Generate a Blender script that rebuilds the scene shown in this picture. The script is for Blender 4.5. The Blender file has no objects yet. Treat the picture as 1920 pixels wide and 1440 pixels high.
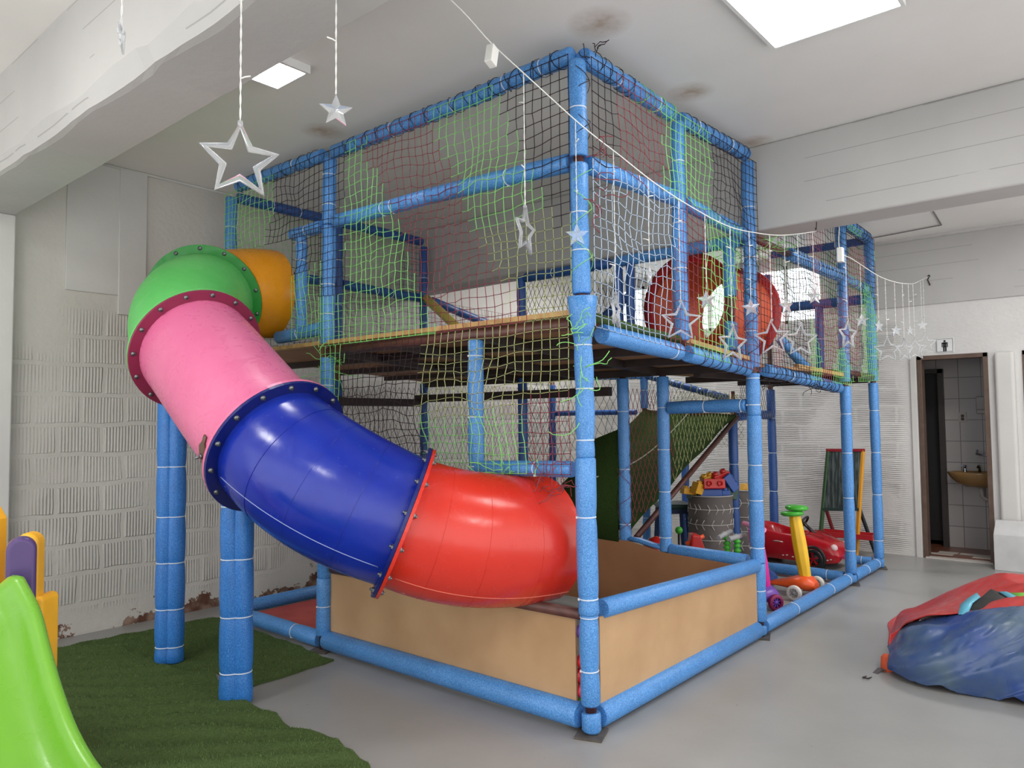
import bpy, math, random
from mathutils import Vector as V, Matrix, noise
random.seed(7)
scn = bpy.context.scene
col = scn.collection
PI = math.pi

# ------------------------------------------------------------------ camera model (metres, z up)
FPX = 1394.96; PITCH = .0494; YAW = .7062; ROLL = -.0099
CAM = V((-2.9469, -2.0591, 1.48))
fw = V((math.cos(PITCH)*math.cos(YAW), math.cos(PITCH)*math.sin(YAW), math.sin(PITCH)))
rt = V((math.sin(YAW), -math.cos(YAW), 0)); up = rt.cross(fw)
c_, s_ = math.cos(ROLL), math.sin(ROLL)
rt, up = c_*rt + s_*up, -s_*rt + c_*up

def ray(u, v): return fw + rt*((u-960)/FPX) + up*((720-v)/FPX)
def on(u, v, ax, val):
    """3D point of a measured photo pixel on the plane axis = val"""
    i = 'xyz'.index(ax); d = ray(u, v)
    return CAM + d*((val-CAM[i])/d[i])
def onpl(u, v, p, n):
    d = ray(u, v); return CAM + d*((V(p)-CAM).dot(V(n))/d.dot(V(n)))
def deep(u, v, z): return CAM + ray(u, v)*z

cam = bpy.data.cameras.new('camera'); cam.sensor_width = 36; cam.lens = FPX/1920*36
cam.clip_start = .05
co = bpy.data.objects.new('camera', cam); col.objects.link(co)
M = Matrix.Identity(4)
for i in range(3): M[i][0] = rt[i]; M[i][1] = up[i]; M[i][2] = -fw[i]; M[i][3] = CAM[i]
co.matrix_world = M
scn.camera = co
scn.view_settings.view_transform = 'Standard'
scn.view_settings.look = 'None'
scn.view_settings.exposure = 0
scn.cycles.max_bounces = 8
scn.cycles.transparent_max_bounces = 12
scn.cycles.sample_clamp_indirect = 4

# ------------------------------------------------------------------ materials
def lin(c):
    o = []
    for x in c:
        x = x/255
        o.append(x/12.92 if x <= .04045 else ((x+.055)/1.055)**2.4)
    return (*o, 1)

def newmat(name):
    m = bpy.data.materials.new(name); m.use_nodes = True
    nt = m.node_tree; b = nt.nodes['Principled BSDF']
    return m, nt, b
def N(nt, t, **k):
    n = nt.nodes.new(t)
    for a, v in k.items():
        if a.startswith('i_'):
            n.inputs[a[2:].replace('_', ' ')].default_value = v
        else: setattr(n, a, v)
    return n
def L(nt, a, b): nt.links.new(a, b)

def mat(name, c, rough=.5, c2=None, nscale=6, lo=.35, hi=.65, metal=0, bump=0, bscale=200, bdist=.002, spec=.5, emit=None, estr=0, trans=0, coat=0):
    m, nt, b = newmat(name)
    b.inputs['Roughness'].default_value = rough
    b.inputs['Metallic'].default_value = metal
    b.inputs['Specular IOR Level'].default_value = spec
    b.inputs['Transmission Weight'].default_value = trans
    b.inputs['Coat Weight'].default_value = coat
    tc = N(nt, 'ShaderNodeTexCoord')
    nz = N(nt, 'ShaderNodeTexNoise', i_Scale=nscale, i_Detail=5.)
    L(nt, tc.outputs['Object'], nz.inputs['Vector'])
    cr = N(nt, 'ShaderNodeValToRGB')
    cr.color_ramp.elements[0].position = lo; cr.color_ramp.elements[1].position = hi
    cr.color_ramp.elements[0].color = lin(c)
    cr.color_ramp.elements[1].color = lin(c2 if c2 else tuple(min(255, x*1.06) for x in c))
    L(nt, nz.outputs['Fac'], cr.inputs['Fac']); L(nt, cr.outputs['Color'], b.inputs['Base Color'])
    if bump:
        n2 = N(nt, 'ShaderNodeTexNoise', i_Scale=bscale, i_Detail=3.)
        L(nt, tc.outputs['Object'], n2.inputs['Vector'])
        bp = N(nt, 'ShaderNodeBump', i_Strength=bump, i_Distance=bdist)
        L(nt, n2.outputs['Fac'], bp.inputs['Height']); L(nt, bp.outputs['Normal'], b.inputs['Normal'])
    if emit:
        b.inputs['Emission Color'].default_value = lin(emit); b.inputs['Emission Strength'].default_value = estr
    return m

def foam_mat(name, c, c2):
    m, nt, b = newmat(name)
    b.inputs['Roughness'].default_value = .36
    tc = N(nt, 'ShaderNodeTexCoord')
    n1 = N(nt, 'ShaderNodeTexNoise', i_Scale=190., i_Detail=2.)
    n2 = N(nt, 'ShaderNodeTexNoise', i_Scale=7., i_Detail=3.)
    L(nt, tc.outputs['Object'], n1.inputs['Vector']); L(nt, tc.outputs['Object'], n2.inputs['Vector'])
    cr = N(nt, 'ShaderNodeValToRGB')
    cr.color_ramp.elements[0].position = .38; cr.color_ramp.elements[1].position = .68
    cr.color_ramp.elements[0].color = lin(c); cr.color_ramp.elements[1].color = lin(c2)
    L(nt, n1.outputs['Fac'], cr.inputs['Fac'])
    hs = N(nt, 'ShaderNodeHueSaturation')
    mr = N(nt, 'ShaderNodeMapRange', i_To_Min=.82, i_To_Max=1.15)
    L(nt, n2.outputs['Fac'], mr.inputs['Value']); L(nt, mr.outputs['Result'], hs.inputs['Value'])
    L(nt, cr.outputs['Color'], hs.inputs['Color']); L(nt, hs.outputs['Color'], b.inputs['Base Color'])
    bp = N(nt, 'ShaderNodeBump', i_Strength=.5, i_Distance=.003)
    L(nt, n1.outputs['Fac'], bp.inputs['Height']); L(nt, bp.outputs['Normal'], b.inputs['Normal'])
    return m

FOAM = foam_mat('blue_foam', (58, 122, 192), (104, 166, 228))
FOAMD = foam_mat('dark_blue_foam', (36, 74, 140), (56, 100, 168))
FOAMY = foam_mat('yellow_foam', (206, 190, 84), (224, 210, 110))
TIE = mat('white_cable_tie', (205, 214, 226), .4)
STEEL = mat('brown_painted_steel', (74, 42, 38), .4, (98, 58, 50), 12)
DKSTEEL = mat('dark_steel', (34, 25, 24), .5, (50, 36, 32), 9)
PLATE = mat('dull_floor_plate', (70, 66, 62), .55, (92, 86, 80), 14)
WOOD = mat('mdf_board', (183, 147, 108), .55, (196, 160, 120), 3, bump=.15, bscale=60)
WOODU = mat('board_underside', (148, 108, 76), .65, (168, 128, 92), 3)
PLYEDGE = mat('plywood_edge', (196, 160, 104), .6, (168, 130, 84), 20)
TURFD = mat('shaded_green_turf', (40, 60, 26), .95, (62, 84, 40), 160, .3, .7, bump=1, bscale=260, bdist=.01, spec=.1)  # darker turf copy, with the ramp's shadow put into the colour
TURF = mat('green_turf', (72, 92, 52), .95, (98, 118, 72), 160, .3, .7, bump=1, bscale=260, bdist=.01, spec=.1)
REDMAT = mat('red_vinyl_mat', (170, 66, 58), .55, (186, 80, 70), 5)
NGREEN = mat('green_net_cord', (132, 204, 112), .7)
NDARK = mat('dark_net_cord', (38, 18, 28), .8)
NRED = mat('maroon_net_cord', (134, 58, 66), .8)
NWHITE = mat('pale_net_cord', (178, 196, 216), .7)
NOLIVE = mat('olive_net_cord', (166, 174, 116), .8)
NBLACK = mat('black_net_cord', (18, 18, 22), .8)
NETM = [NGREEN, NDARK, NRED, NWHITE, NOLIVE, NBLACK]

def tube_mat(name, c, rough=.28, c2=None, sc=2.2):
    """gloss rotomoulded plastic with scuffs"""
    m, nt, b = newmat(name)
    tc = N(nt, 'ShaderNodeTexCoord')
    n1 = N(nt, 'ShaderNodeTexNoise', i_Scale=sc, i_Detail=6., i_Roughness=.6)
    n2 = N(nt, 'ShaderNodeTexNoise', i_Scale=11., i_Detail=8., i_Distortion=1.5)
    for n in (n1, n2): L(nt, tc.outputs['Object'], n.inputs['Vector'])
    cr = N(nt, 'ShaderNodeValToRGB')
    cr.color_ramp.elements[0].position = .3; cr.color_ramp.elements[1].position = .7
    cr.color_ramp.elements[0].color = lin(c); cr.color_ramp.elements[1].color = lin(c2 or c)
    L(nt, n1.outputs['Fac'], cr.inputs['Fac'])
    L(nt, cr.outputs['Color'], b.inputs['Base Color'])
    mr = N(nt, 'ShaderNodeMapRange', i_From_Min=.35, i_From_Max=.7, i_To_Min=rough*.8, i_To_Max=rough*1.4)
    L(nt, n2.outputs['Fac'], mr.inputs['Value']); L(nt, mr.outputs['Result'], b.inputs['Roughness'])
    bp = N(nt, 'ShaderNodeBump', i_Strength=.06, i_Distance=.01)
    L(nt, n2.outputs['Fac'], bp.inputs['Height']); L(nt, bp.outputs['Normal'], b.inputs['Normal'])
    return m
T_YEL = tube_mat('yellow_tube_plastic', (226, 146, 24), .3, (232, 154, 30))
T_GRN = tube_mat('green_tube_plastic', (84, 182, 88), .4, (104, 198, 108))
T_GRND = tube_mat('green_flange_plastic', (22, 128, 42), .4)
T_PNK = tube_mat('pink_tube_plastic', (222, 118, 158), .3, (212, 102, 146))
T_PNKD = tube_mat('dark_pink_flange_plastic', (140, 44, 78), .4)
T_BLU = tube_mat('blue_tube_plastic', (14, 36, 146), .2, (26, 50, 160), 4)
T_BLUD = tube_mat('dark_blue_flange_plastic', (10, 24, 100), .35)
T_RED = tube_mat('red_tube_plastic', (212, 52, 38), .22, (202, 46, 34))
T_REDD = tube_mat('dark_red_plastic', (170, 30, 30), .35, (184, 40, 34))
SEAM = mat('scuffed_seam', (150, 160, 200), .5)
SEAMR = mat('pale_seam', (214, 120, 100), .5)
BOLT = mat('steel_bolt', (120, 122, 124), .35, metal=.8)
BRASSW = mat('brown_steel_strap', (98, 74, 62), .5)

# ------------------------------------------------------------------ mesh builder
class MB:
    def __init__(s): s.v = []; s.f = []; s.m = []; s.sm = []
    def add(s, vs, fs, mi=0, smooth=True):
        o = len(s.v); s.v += [tuple(p) for p in vs]
        for f in fs: s.f.append([i+o for i in f]); s.m.append(mi); s.sm.append(smooth)
    def box(s, c, d, rot=None, mi=0, taper=1.):
        c = V(c); hx, hy, hz = d[0]/2, d[1]/2, d[2]/2
        vs = []
        for z in (-1, 1):
            k = taper if z > 0 else 1
            for x, y in ((-1, -1), (1, -1), (1, 1), (-1, 1)):
                p = V((x*hx*k, y*hy*k, z*hz))
                if rot is not None: p = rot @ p
                vs.append(c+p)
        s.add(vs, [(0, 3, 2, 1), (4, 5, 6, 7), (0, 1, 5, 4), (1, 2, 6, 5), (2, 3, 7, 6), (3, 0, 4, 7)], mi, False)
        return s
    def bar(s, a, b, w, h, mi=0, upv=(0, 0, 1)):
        a, b = V(a), V(b); d = (b-a); l = d.length; d.normalize()
        x = V(upv).cross(d)
        if x.length < 1e-4: x = V((1, 0, 0))
        x.normalize(); y = d.cross(x)
        R = Matrix((x, y, d)).transposed()
        return s.box((a+b)/2, (w, h, l), R, mi)
    def tube(s, pts, r, n=12, caps=True, mi=0, closed=False, twist0=None, smooth=True, squash=1., mis=None):
        pts = [V(p) for p in pts]; k = len(pts)
        if not hasattr(r, '__len__'): r = [r]*k
        T = []
        for i in range(k):
            if closed: t = pts[(i+1) % k]-pts[i-1]
            else: t = pts[min(i+1, k-1)]-pts[max(i-1, 0)]
            if t.length < 1e-9: t = T[-1] if T else V((0, 0, 1))
            T.append(t.normalized())
        x = V(twist0) if twist0 is not None else (V((0, 0, 1)) if abs(T[0].z) < .9 else V((1, 0, 0)))
        vs = []
        for i in range(k):
            x = x - T[i]*x.dot(T[i])
            if x.length < 1e-6: x = T[i].orthogonal()
            x.normalize(); y = T[i].cross(x)
            for j in range(n):
                a = 2*PI*j/n
                vs.append(pts[i] + (x*math.cos(a)*squash + y*math.sin(a))*r[i])
        fs = []; o = len(s.v)
        s.v += [tuple(p) for p in vs]
        for i in range(k if closed else k-1):
            i2 = (i+1) % k
            for j in range(n):
                j2 = (j+1) % n
                s.f.append([o+i*n+j, o+i*n+j2, o+i2*n+j2, o+i2*n+j]); s.m.append(mis[i] if mis else mi); s.sm.append(smooth)
        if caps and not closed:
            s.f.append([o+j for j in range(n)][::-1]); s.m.append(mi); s.sm.append(False)
            s.f.append([o+(k-1)*n+j for j in range(n)]); s.m.append(mi); s.sm.append(False)
        return s
    def ring(s, c, nrm, R, r, n=24, m=6, mi=0):
        c, d = V(c), V(nrm).normalized(); x = d.orthogonal().normalized(); y = d.cross(x)
        return s.tube([c+(x*math.cos(2*PI*i/n)+y*math.sin(2*PI*i/n))*R for i in range(n)], r, m, closed=True, mi=mi, twist0=d)
    def lathe(s, prof, c=(0, 0, 0), axis=(0, 0, 1), n=24, mi=0, mis=None, smooth=True):
        c, d = V(c), V(axis).normalized()
        x = d.orthogonal().normalized() if abs(d.z) < .99 else V((1, 0, 0)); y = d.cross(x)
        vs = [c + d*z + (x*math.cos(2*PI*j/n)+y*math.sin(2*PI*j/n))*max(r, 1e-4) for r, z in prof for j in range(n)]
        o = len(s.v); s.v += [tuple(p) for p in vs]
        for i in range(len(prof)-1):
            for j in range(n):
                j2 = (j+1) % n
                s.f.append([o+i*n+j, o+i*n+j2, o+(i+1)*n+j2, o+(i+1)*n+j]); s.m.append(mis[i] if mis else mi); s.sm.append(smooth)
        return s
    def ball(s, c, r, n=16, mi=0, sq=(1, 1, 1)):
        c = V(c); k = n//2; vs = [c+V((0, 0, -r*sq[2]))]; fs = []
        for i in range(1, k):
            a = -PI/2+PI*i/k
            for j in range(n):
                b = 2*PI*j/n
                vs.append(c+V((r*sq[0]*math.cos(a)*math.cos(b), r*sq[1]*math.cos(a)*math.sin(b), r*sq[2]*math.sin(a))))
        vs.append(c+V((0, 0, r*sq[2]))); top = len(vs)-1
        for j in range(n): fs.append((0, 1+(j+1) % n, 1+j))
        for i in range(k-2):
            for j in range(n):
                a, b = 1+i*n+j, 1+i*n+(j+1) % n
                fs.append((a, b, b+n, a+n))
        q = 1+(k-2)*n
        for j in range(n): fs.append((q+j, q+(j+1) % n, top))
        s.add(vs, fs, mi); return s
    def grid(s, P, mi=0, smooth=True, mif=None):
        h, w = len(P), len(P[0]); fs = []
        o = len(s.v); s.v += [tuple(p) for row in P for p in row]
        for i in range(h-1):
            for j in range(w-1):
                s.f.append([o+i*w+j, o+i*w+j+1, o+(i+1)*w+j+1, o+(i+1)*w+j]); s.m.append(mif(i, j) if mif else mi); s.sm.append(smooth)
        return s
    def prism(s, poly, z0, z1, mi=0):
        n = len(poly)
        vs = [(p[0], p[1], z0) for p in poly]+[(p[0], p[1], z1) for p in poly]
        fs = [tuple(range(n))[::-1], tuple(range(n, 2*n))]+[(i, (i+1) % n, n+(i+1) % n, n+i) for i in range(n)]
        s.add(vs, fs, mi, False); return s
    def extrude(s, poly, d, mi=0):
        """closed 3D polygon pushed along d"""
        n = len(poly); d = V(d)
        vs = [V(p) for p in poly]+[V(p)+d for p in poly]
        fs = [tuple(range(n))[::-1], tuple(range(n, 2*n))]+[(i, (i+1) % n, n+(i+1) % n, n+i) for i in range(n)]
        s.add(vs, fs, mi, False); return s
    def build(s, name, mats, parent=None, bevel=0, seg=2, sub=0, solid=0):
        me = bpy.data.meshes.new(name); me.from_pydata(s.v, [], s.f); 
        if not isinstance(mats, (list, tuple)): mats = [mats]
        for m in mats: me.materials.append(m)
        me.polygons.foreach_set('material_index', s.m); me.polygons.foreach_set('use_smooth', s.sm)
        me.update()
        o = bpy.data.objects.new(name, me); col.objects.link(o)
        if parent is not None: place(o, parent)
        if solid:
            b = o.modifiers.new('thick', 'SOLIDIFY'); b.thickness = solid; b.offset = 0
        if bevel:
            b = o.modifiers.new('bevel', 'BEVEL'); b.width = bevel; b.segments = seg; b.limit_method = 'ANGLE'; b.angle_limit = .6
        if sub:
            b = o.modifiers.new('sub', 'SUBSURF'); b.levels = sub; b.render_levels = sub
        return o

def place(o, parent):
    """mesh data was written in world coordinates: shift it into its parent's space"""
    w = V((0, 0, 0)); p = parent; 
    wp = V((0, 0, 0))
    while p is not None: wp += p.location; p = p.parent
    o.data.transform(Matrix.Translation(-wp)); o.parent = parent

def tag(o, label=None, cat=None, group=None, kind=None):
    if label: o['label'] = label
    if cat: o['category'] = cat
    if group: o['group'] = group
    if kind: o['kind'] = kind
    return o
def thing(name, loc, label, cat, group=None):
    o = bpy.data.objects.new(name, None); o.empty_display_size = .1
    o.location = loc; col.objects.link(o)
    return tag(o, label, cat, group)
def single(mb, name, mats, loc, label, cat, group=None, **k):
    """one-mesh thing whose origin sits at its base"""
    o = mb.build(name, mats, **k); o.data.transform(Matrix.Translation(-V(loc))); o.location = loc
    return tag(o, label, cat, group)
def struct(mb, name, mats, **k):
    o = mb.build(name, mats, **k); o['kind'] = 'structure'; return o

# ------------------------------------------------------------------ setting materials
def wall_mat(name, base, dark, vertical, uaxis, zlo, zhi, groove_period, bw, bh, rust=False, u_lim=None, streaks=0.):
    """white painted hollow brick: courses with grooved faces, smeared mortar"""
    m, nt, b = newmat(name)
    b.inputs['Roughness'].default_value = .55
    g = N(nt, 'ShaderNodeNewGeometry')
    sp = N(nt, 'ShaderNodeSeparateXYZ'); L(nt, g.outputs['Position'], sp.inputs[0])
    U = sp.outputs['XYZ'.index(uaxis)]; Z = sp.outputs['Z']
    nd = N(nt, 'ShaderNodeTexNoise', i_Scale=3.5, i_Detail=3.); L(nt, g.outputs['Position'], nd.inputs['Vector'])
    def math_(op, a, b_=None, c=None):
        n = N(nt, 'ShaderNodeMath', operation=op)
        for i, x in enumerate((a, b_, c)):
            if x is None: continue
            if isinstance(x, (int, float)): n.inputs[i].default_value = x
            else: L(nt, x, n.inputs[i])
        return n.outputs[0]
    wob = math_('MULTIPLY', math_('SUBTRACT', nd.outputs['Fac'], .5), .05 if vertical else .10)
    cmb = N(nt, 'ShaderNodeCombineXYZ')
    L(nt, math_('ADD', U, wob), cmb.inputs[0]); L(nt, math_('ADD', Z, wob), cmb.inputs[1])
    br = N(nt, 'ShaderNodeTexBrick', offset=.5)
    br.inputs['Scale'].default_value = 1.; br.inputs['Brick Width'].default_value = bw; br.inputs['Row Height'].default_value = bh
    br.inputs['Mortar Size'].default_value = .02; br.inputs['Mortar Smooth'].default_value = .35
    br.inputs['Color1'].default_value = (1, 1, 1, 1); br.inputs['Color2'].default_value = (.55, .55, .55, 1); br.inputs['Mortar'].default_value = (0, 0, 0, 1)
    L(nt, cmb.outputs[0], br.inputs['Vector'])
    gx = U if vertical else Z
    wv = math_('SINE', math_('MULTIPLY', math_('ADD', gx, math_('MULTIPLY', wob, .25)), 2*PI/groove_period))
    # patchy paint that fills the grooves
    np_ = N(nt, 'ShaderNodeTexNoise', i_Scale=2.1, i_Detail=4.); L(nt, g.outputs['Position'], np_.inputs['Vector'])
    pm = N(nt, 'ShaderNodeMapRange', i_From_Min=.34, i_From_Max=.52); L(nt, np_.outputs['Fac'], pm.inputs['Value'])
    zm = N(nt, 'ShaderNodeMapRange', i_From_Min=zhi-.15, i_From_Max=zhi, i_To_Min=1., i_To_Max=0.); L(nt, Z, zm.inputs['Value'])
    zl = N(nt, 'ShaderNodeMapRange', i_From_Min=zlo-.05, i_From_Max=zlo+.05); L(nt, Z, zl.inputs['Value'])
    msk = math_('MULTIPLY', math_('MULTIPLY', pm.outputs[0], zm.outputs[0]), zl.outputs[0])
    if u_lim:
        um = N(nt, 'ShaderNodeMapRange', i_From_Min=u_lim[0], i_From_Max=u_lim[1]); L(nt, U, um.inputs['Value'])
        msk = math_('MULTIPLY', msk, um.outputs[0])
    brf = N(nt, 'ShaderNodeSeparateColor'); L(nt, br.outputs['Color'], brf.inputs[0])
    gro = math_('MULTIPLY', math_('MULTIPLY', wv, brf.outputs[0] if vertical else math_('MULTIPLY_ADD', brf.outputs[0], .5, .5)), msk)
    hgt = math_('ADD', math_('MULTIPLY', gro, .34 if vertical else .5), math_('MULTIPLY', math_('MULTIPLY', brf.outputs[0], msk), .75 if vertical else .3))
    nf = N(nt, 'ShaderNodeTexNoise', i_Scale=28., i_Detail=6., i_Roughness=.6); L(nt, g.outputs['Position'], nf.inputs['Vector'])
    hgt = math_('ADD', hgt, math_('MULTIPLY', nf.outputs['Fac'], .5))
    if streaks:
        wz = math_('SINE', math_('MULTIPLY', math_('ADD', Z, wob), 2*PI/.22))
        hgt = math_('ADD', hgt, math_('MULTIPLY', math_('GREATER_THAN', wz, .985), -streaks))
    bp = N(nt, 'ShaderNodeBump', i_Strength=.75, i_Distance=.012)
    L(nt, hgt, bp.inputs['Height']); L(nt, bp.outputs['Normal'], b.inputs['Normal'])
    cr = N(nt, 'ShaderNodeValToRGB')
    cr.color_ramp.elements[0].position = .3; cr.color_ramp.elements[1].position = .7
    cr.color_ramp.elements[0].color = lin(dark); cr.color_ramp.elements[1].color = lin(base)
    n3 = N(nt, 'ShaderNodeTexNoise', i_Scale=1.3, i_Detail=6.); L(nt, g.outputs['Position'], n3.inputs['Vector'])
    L(nt, n3.outputs['Fac'], cr.inputs['Fac'])
    colr = cr.outputs['Color']
    # darker tone towards the groove bottoms
    dk = N(nt, 'ShaderNodeMix', data_type='RGBA', blend_type='MULTIPLY')
    L(nt, math_('MULTIPLY', math_('MULTIPLY', math_('SUBTRACT', 1., wv), .07), math_('MULTIPLY', msk, brf.outputs[0])), dk.inputs['Factor'])
    L(nt, colr, dk.inputs['A']); dk.inputs['B'].default_value = (.25, .25, .25, 1); colr = dk.outputs['Result']
    if rust:
        # flaking paint above the floor
        zz = N(nt, 'ShaderNodeMapRange', i_From_Min=.02, i_From_Max=.30, i_To_Min=.15, i_To_Max=-.12); L(nt, Z, zz.inputs['Value'])
        nr = N(nt, 'ShaderNodeTexNoise', i_Scale=4.2, i_Detail=9., i_Roughness=.68); L(nt, g.outputs['Position'], nr.inputs['Vector'])
        k = math_('GREATER_THAN', math_('ADD', nr.outputs['Fac'], zz.outputs[0]), .64)
        c2 = N(nt, 'ShaderNodeValToRGB'); c2.color_ramp.elements[0].color = lin((96, 62, 46)); c2.color_ramp.elements[1].color = lin((150, 126, 110))
        c2.color_ramp.elements[0].position = .4; c2.color_ramp.elements[1].position = .62
        nq = N(nt, 'ShaderNodeTexNoise', i_Scale=9., i_Detail=6.); L(nt, g.outputs['Position'], nq.inputs['Vector']); L(nt, nq.outputs['Fac'], c2.inputs['Fac'])
        mx = N(nt, 'ShaderNodeMix', data_type='RGBA'); L(nt, k, mx.inputs['Factor']); L(nt, colr, mx.inputs['A']); L(nt, c2.outputs['Color'], mx.inputs['B'])
        colr = mx.outputs['Result']
    L(nt, colr, b.inputs['Base Color'])
    return m

def plaster(name, c, c2, lines=None, rough=.6, stains=None, bump=.25):
    m, nt, b = newmat(name); b.inputs['Roughness'].default_value = rough
    g = N(nt, 'ShaderNodeNewGeometry')
    n1 = N(nt, 'ShaderNodeTexNoise', i_Scale=1.1, i_Detail=6.); L(nt, g.outputs['Position'], n1.inputs['Vector'])
    cr = N(nt, 'ShaderNodeValToRGB'); cr.color_ramp.elements[0].position = .3; cr.color_ramp.elements[1].position = .7
    cr.color_ramp.elements[0].color = lin(c2); cr.color_ramp.elements[1].color = lin(c)
    L(nt, n1.outputs['Fac'], cr.inputs['Fac']); colr = cr.outputs['Color']
    n2 = N(nt, 'ShaderNodeTexNoise', i_Scale=18., i_Detail=6.); L(nt, g.outputs['Position'], n2.inputs['Vector'])
    h = n2.outputs['Fac']
    if lines:   # formwork board marks
        sp = N(nt, 'ShaderNodeSeparateXYZ'); L(nt, g.outputs['Position'], sp.inputs[0])
        mu = N(nt, 'ShaderNodeMath', operation='MULTIPLY'); mu.inputs[1].default_value = 2*PI/lines; L(nt, sp.outputs['Z'], mu.inputs[0])
        si = N(nt, 'ShaderNodeMath', operation='SINE'); L(nt, mu.outputs[0], si.inputs[0])
        gt = N(nt, 'ShaderNodeMath', operation='GREATER_THAN'); gt.inputs[1].default_value = .994; L(nt, si.outputs[0], gt.inputs[0])
        nn = N(nt, 'ShaderNodeTexNoise', i_Scale=1.7); L(nt, g.outputs['Position'], nn.inputs['Vector'])
        g2 = N(nt, 'ShaderNodeMath', operation='GREATER_THAN'); g2.inputs[1].default_value = .5; L(nt, nn.outputs['Fac'], g2.inputs[0])
        m2 = N(nt, 'ShaderNodeMath', operation='MULTIPLY'); L(nt, gt.outputs[0], m2.inputs[0]); L(nt, g2.outputs[0], m2.inputs[1])
        m3 = N(nt, 'ShaderNodeMath', operation='MULTIPLY_ADD'); m3.inputs[1].default_value = -.8; L(nt, m2.outputs[0], m3.inputs[0]); L(nt, h, m3.inputs[2])
        h = m3.outputs[0]
        mx = N(nt, 'ShaderNodeMix', data_type='RGBA', blend_type='MULTIPLY'); mx.inputs['B'].default_value = (.72, .72, .72, 1)
        L(nt, m2.outputs[0], mx.inputs['Factor']); L(nt, colr, mx.inputs['A']); colr = mx.outputs['Result']
    for (p, r) in stains or []:
        vs = N(nt, 'ShaderNodeVectorMath', operation='DISTANCE'); L(nt, g.outputs['Position'], vs.inputs[0]); vs.inputs[1].default_value = p
        mr = N(nt, 'ShaderNodeMapRange', i_From_Min=0., i_From_Max=r, i_To_Min=1.25, i_To_Max=0.); L(nt, vs.outputs['Value'], mr.inputs['Value'])
        nn = N(nt, 'ShaderNodeTexNoise', i_Scale=16., i_Detail=8.); L(nt, g.outputs['Position'], nn.inputs['Vector'])
        ml = N(nt, 'ShaderNodeMath', operation='MULTIPLY'); L(nt, mr.outputs[0], ml.inputs[0]); L(nt, nn.outputs['Fac'], ml.inputs[1])
        mx = N(nt, 'ShaderNodeMix', data_type='RGBA'); mx.inputs['B'].default_value = lin((150, 116, 76)); L(nt, ml.outputs[0], mx.inputs['Factor']); L(nt, colr, mx.inputs['A']); colr = mx.outputs['Result']
    L(nt, colr, b.inputs['Base Color'])
    bp = N(nt, 'ShaderNodeBump', i_Strength=bump, i_Distance=.008); L(nt, h, bp.inputs['Height']); L(nt, bp.outputs['Normal'], b.inputs['Normal'])
    return m

W_LEFT = wall_mat('white_brick_vertical_grooves', (206, 203, 197), (192, 189, 183), True, 'X', .2, 2.35, .0215, .30, .212, rust=True)
W_BACK = wall_mat('white_brick_horizontal_grooves', (218, 217, 215), (204, 203, 201), False, 'Y', .05, 2.62, .021, .42, .20, u_lim=(-.10, .02), streaks=0)
PLA = plaster('white_plaster', (206, 205, 202), (192, 191, 188))
PLB = plaster('white_concrete_beam', (190, 189, 187), (177, 176, 175), lines=.16)
HC_ = 3.41
CEIL = plaster('ceiling_paint', (238, 235, 232), (228, 225, 222), bump=.12, stains=[((.03, -.10, HC_), .17), ((1.03, -.08, HC_), .15), ((2.05, -.04, HC_), .14), ((-.06, 2.02, HC_), .16)])

def floor_mat():
    m, nt, b = newmat('grey_painted_concrete')
    g = N(nt, 'ShaderNodeNewGeometry')
    n1 = N(nt, 'ShaderNodeTexNoise', i_Scale=.9, i_Detail=7., i_Roughness=.6); n2 = N(nt, 'ShaderNodeTexNoise', i_Scale=32., i_Detail=6.)
    n3 = N(nt, 'ShaderNodeTexVoronoi', i_Scale=5.5); n4 = N(nt, 'ShaderNodeTexNoise', i_Scale=70., i_Detail=2.)
    for n in (n1, n2, n3, n4): L(nt, g.outputs['Position'], n.inputs['Vector'])
    cr = N(nt, 'ShaderNodeValToRGB'); cr.color_ramp.elements[0].position = .3; cr.color_ramp.elements[1].position = .7
    cr.color_ramp.elements[0].color = lin((140, 140, 138)); cr.color_ramp.elements[1].color = lin((158, 158, 156)); L(nt, n1.outputs['Fac'], cr.inputs['Fac'])
    # small dark specks
    mr = N(nt, 'ShaderNodeMapRange', i_From_Min=.035, i_From_Max=.02); L(nt, n3.outputs['Distance'], mr.inputs['Value'])
    mm = N(nt, 'ShaderNodeMath', operation='MULTIPLY'); L(nt, mr.outputs[0], mm.inputs[0]); L(nt, n4.outputs['Fac'], mm.inputs[1])
    mx = N(nt, 'ShaderNodeMix', data_type='RGBA'); mx.inputs['B'].default_value = lin((70, 66, 62)); L(nt, mm.outputs[0], mx.inputs['Factor']); L(nt, cr.outputs['Color'], mx.inputs['A'])
    L(nt, mx.outputs['Result'], b.inputs['Base Color'])
    rr = N(nt, 'ShaderNodeMapRange', i_To_Min=.22, i_To_Max=.5); L(nt, n1.outputs['Fac'], rr.inputs['Value']); L(nt, rr.outputs[0], b.inputs['Roughness'])
    bp = N(nt, 'ShaderNodeBump', i_Strength=.12, i_Distance=.004); L(nt, n2.outputs['Fac'], bp.inputs['Height']); L(nt, bp.outputs['Normal'], b.inputs['Normal'])
    return m
FLOOR = floor_mat()

# ------------------------------------------------------------------ room shell
YW, XW, HC = 3.74, 5.9, 3.41
XB, YF = -6.5, -6.0
FX, FY = -4.6, -4.2
struct(MB().box(((FX+XW+2)/2, (YW+FY)/2, -.05), (XW+2-FX, YW-FY+.6, .1)), 'floor', FLOOR)
struct(MB().box(((XB+XW)/2, (YW+YF)/2, HC+.05), (XW-XB+.3, YW-YF+.6, .1)), 'ceiling', CEIL)

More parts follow.
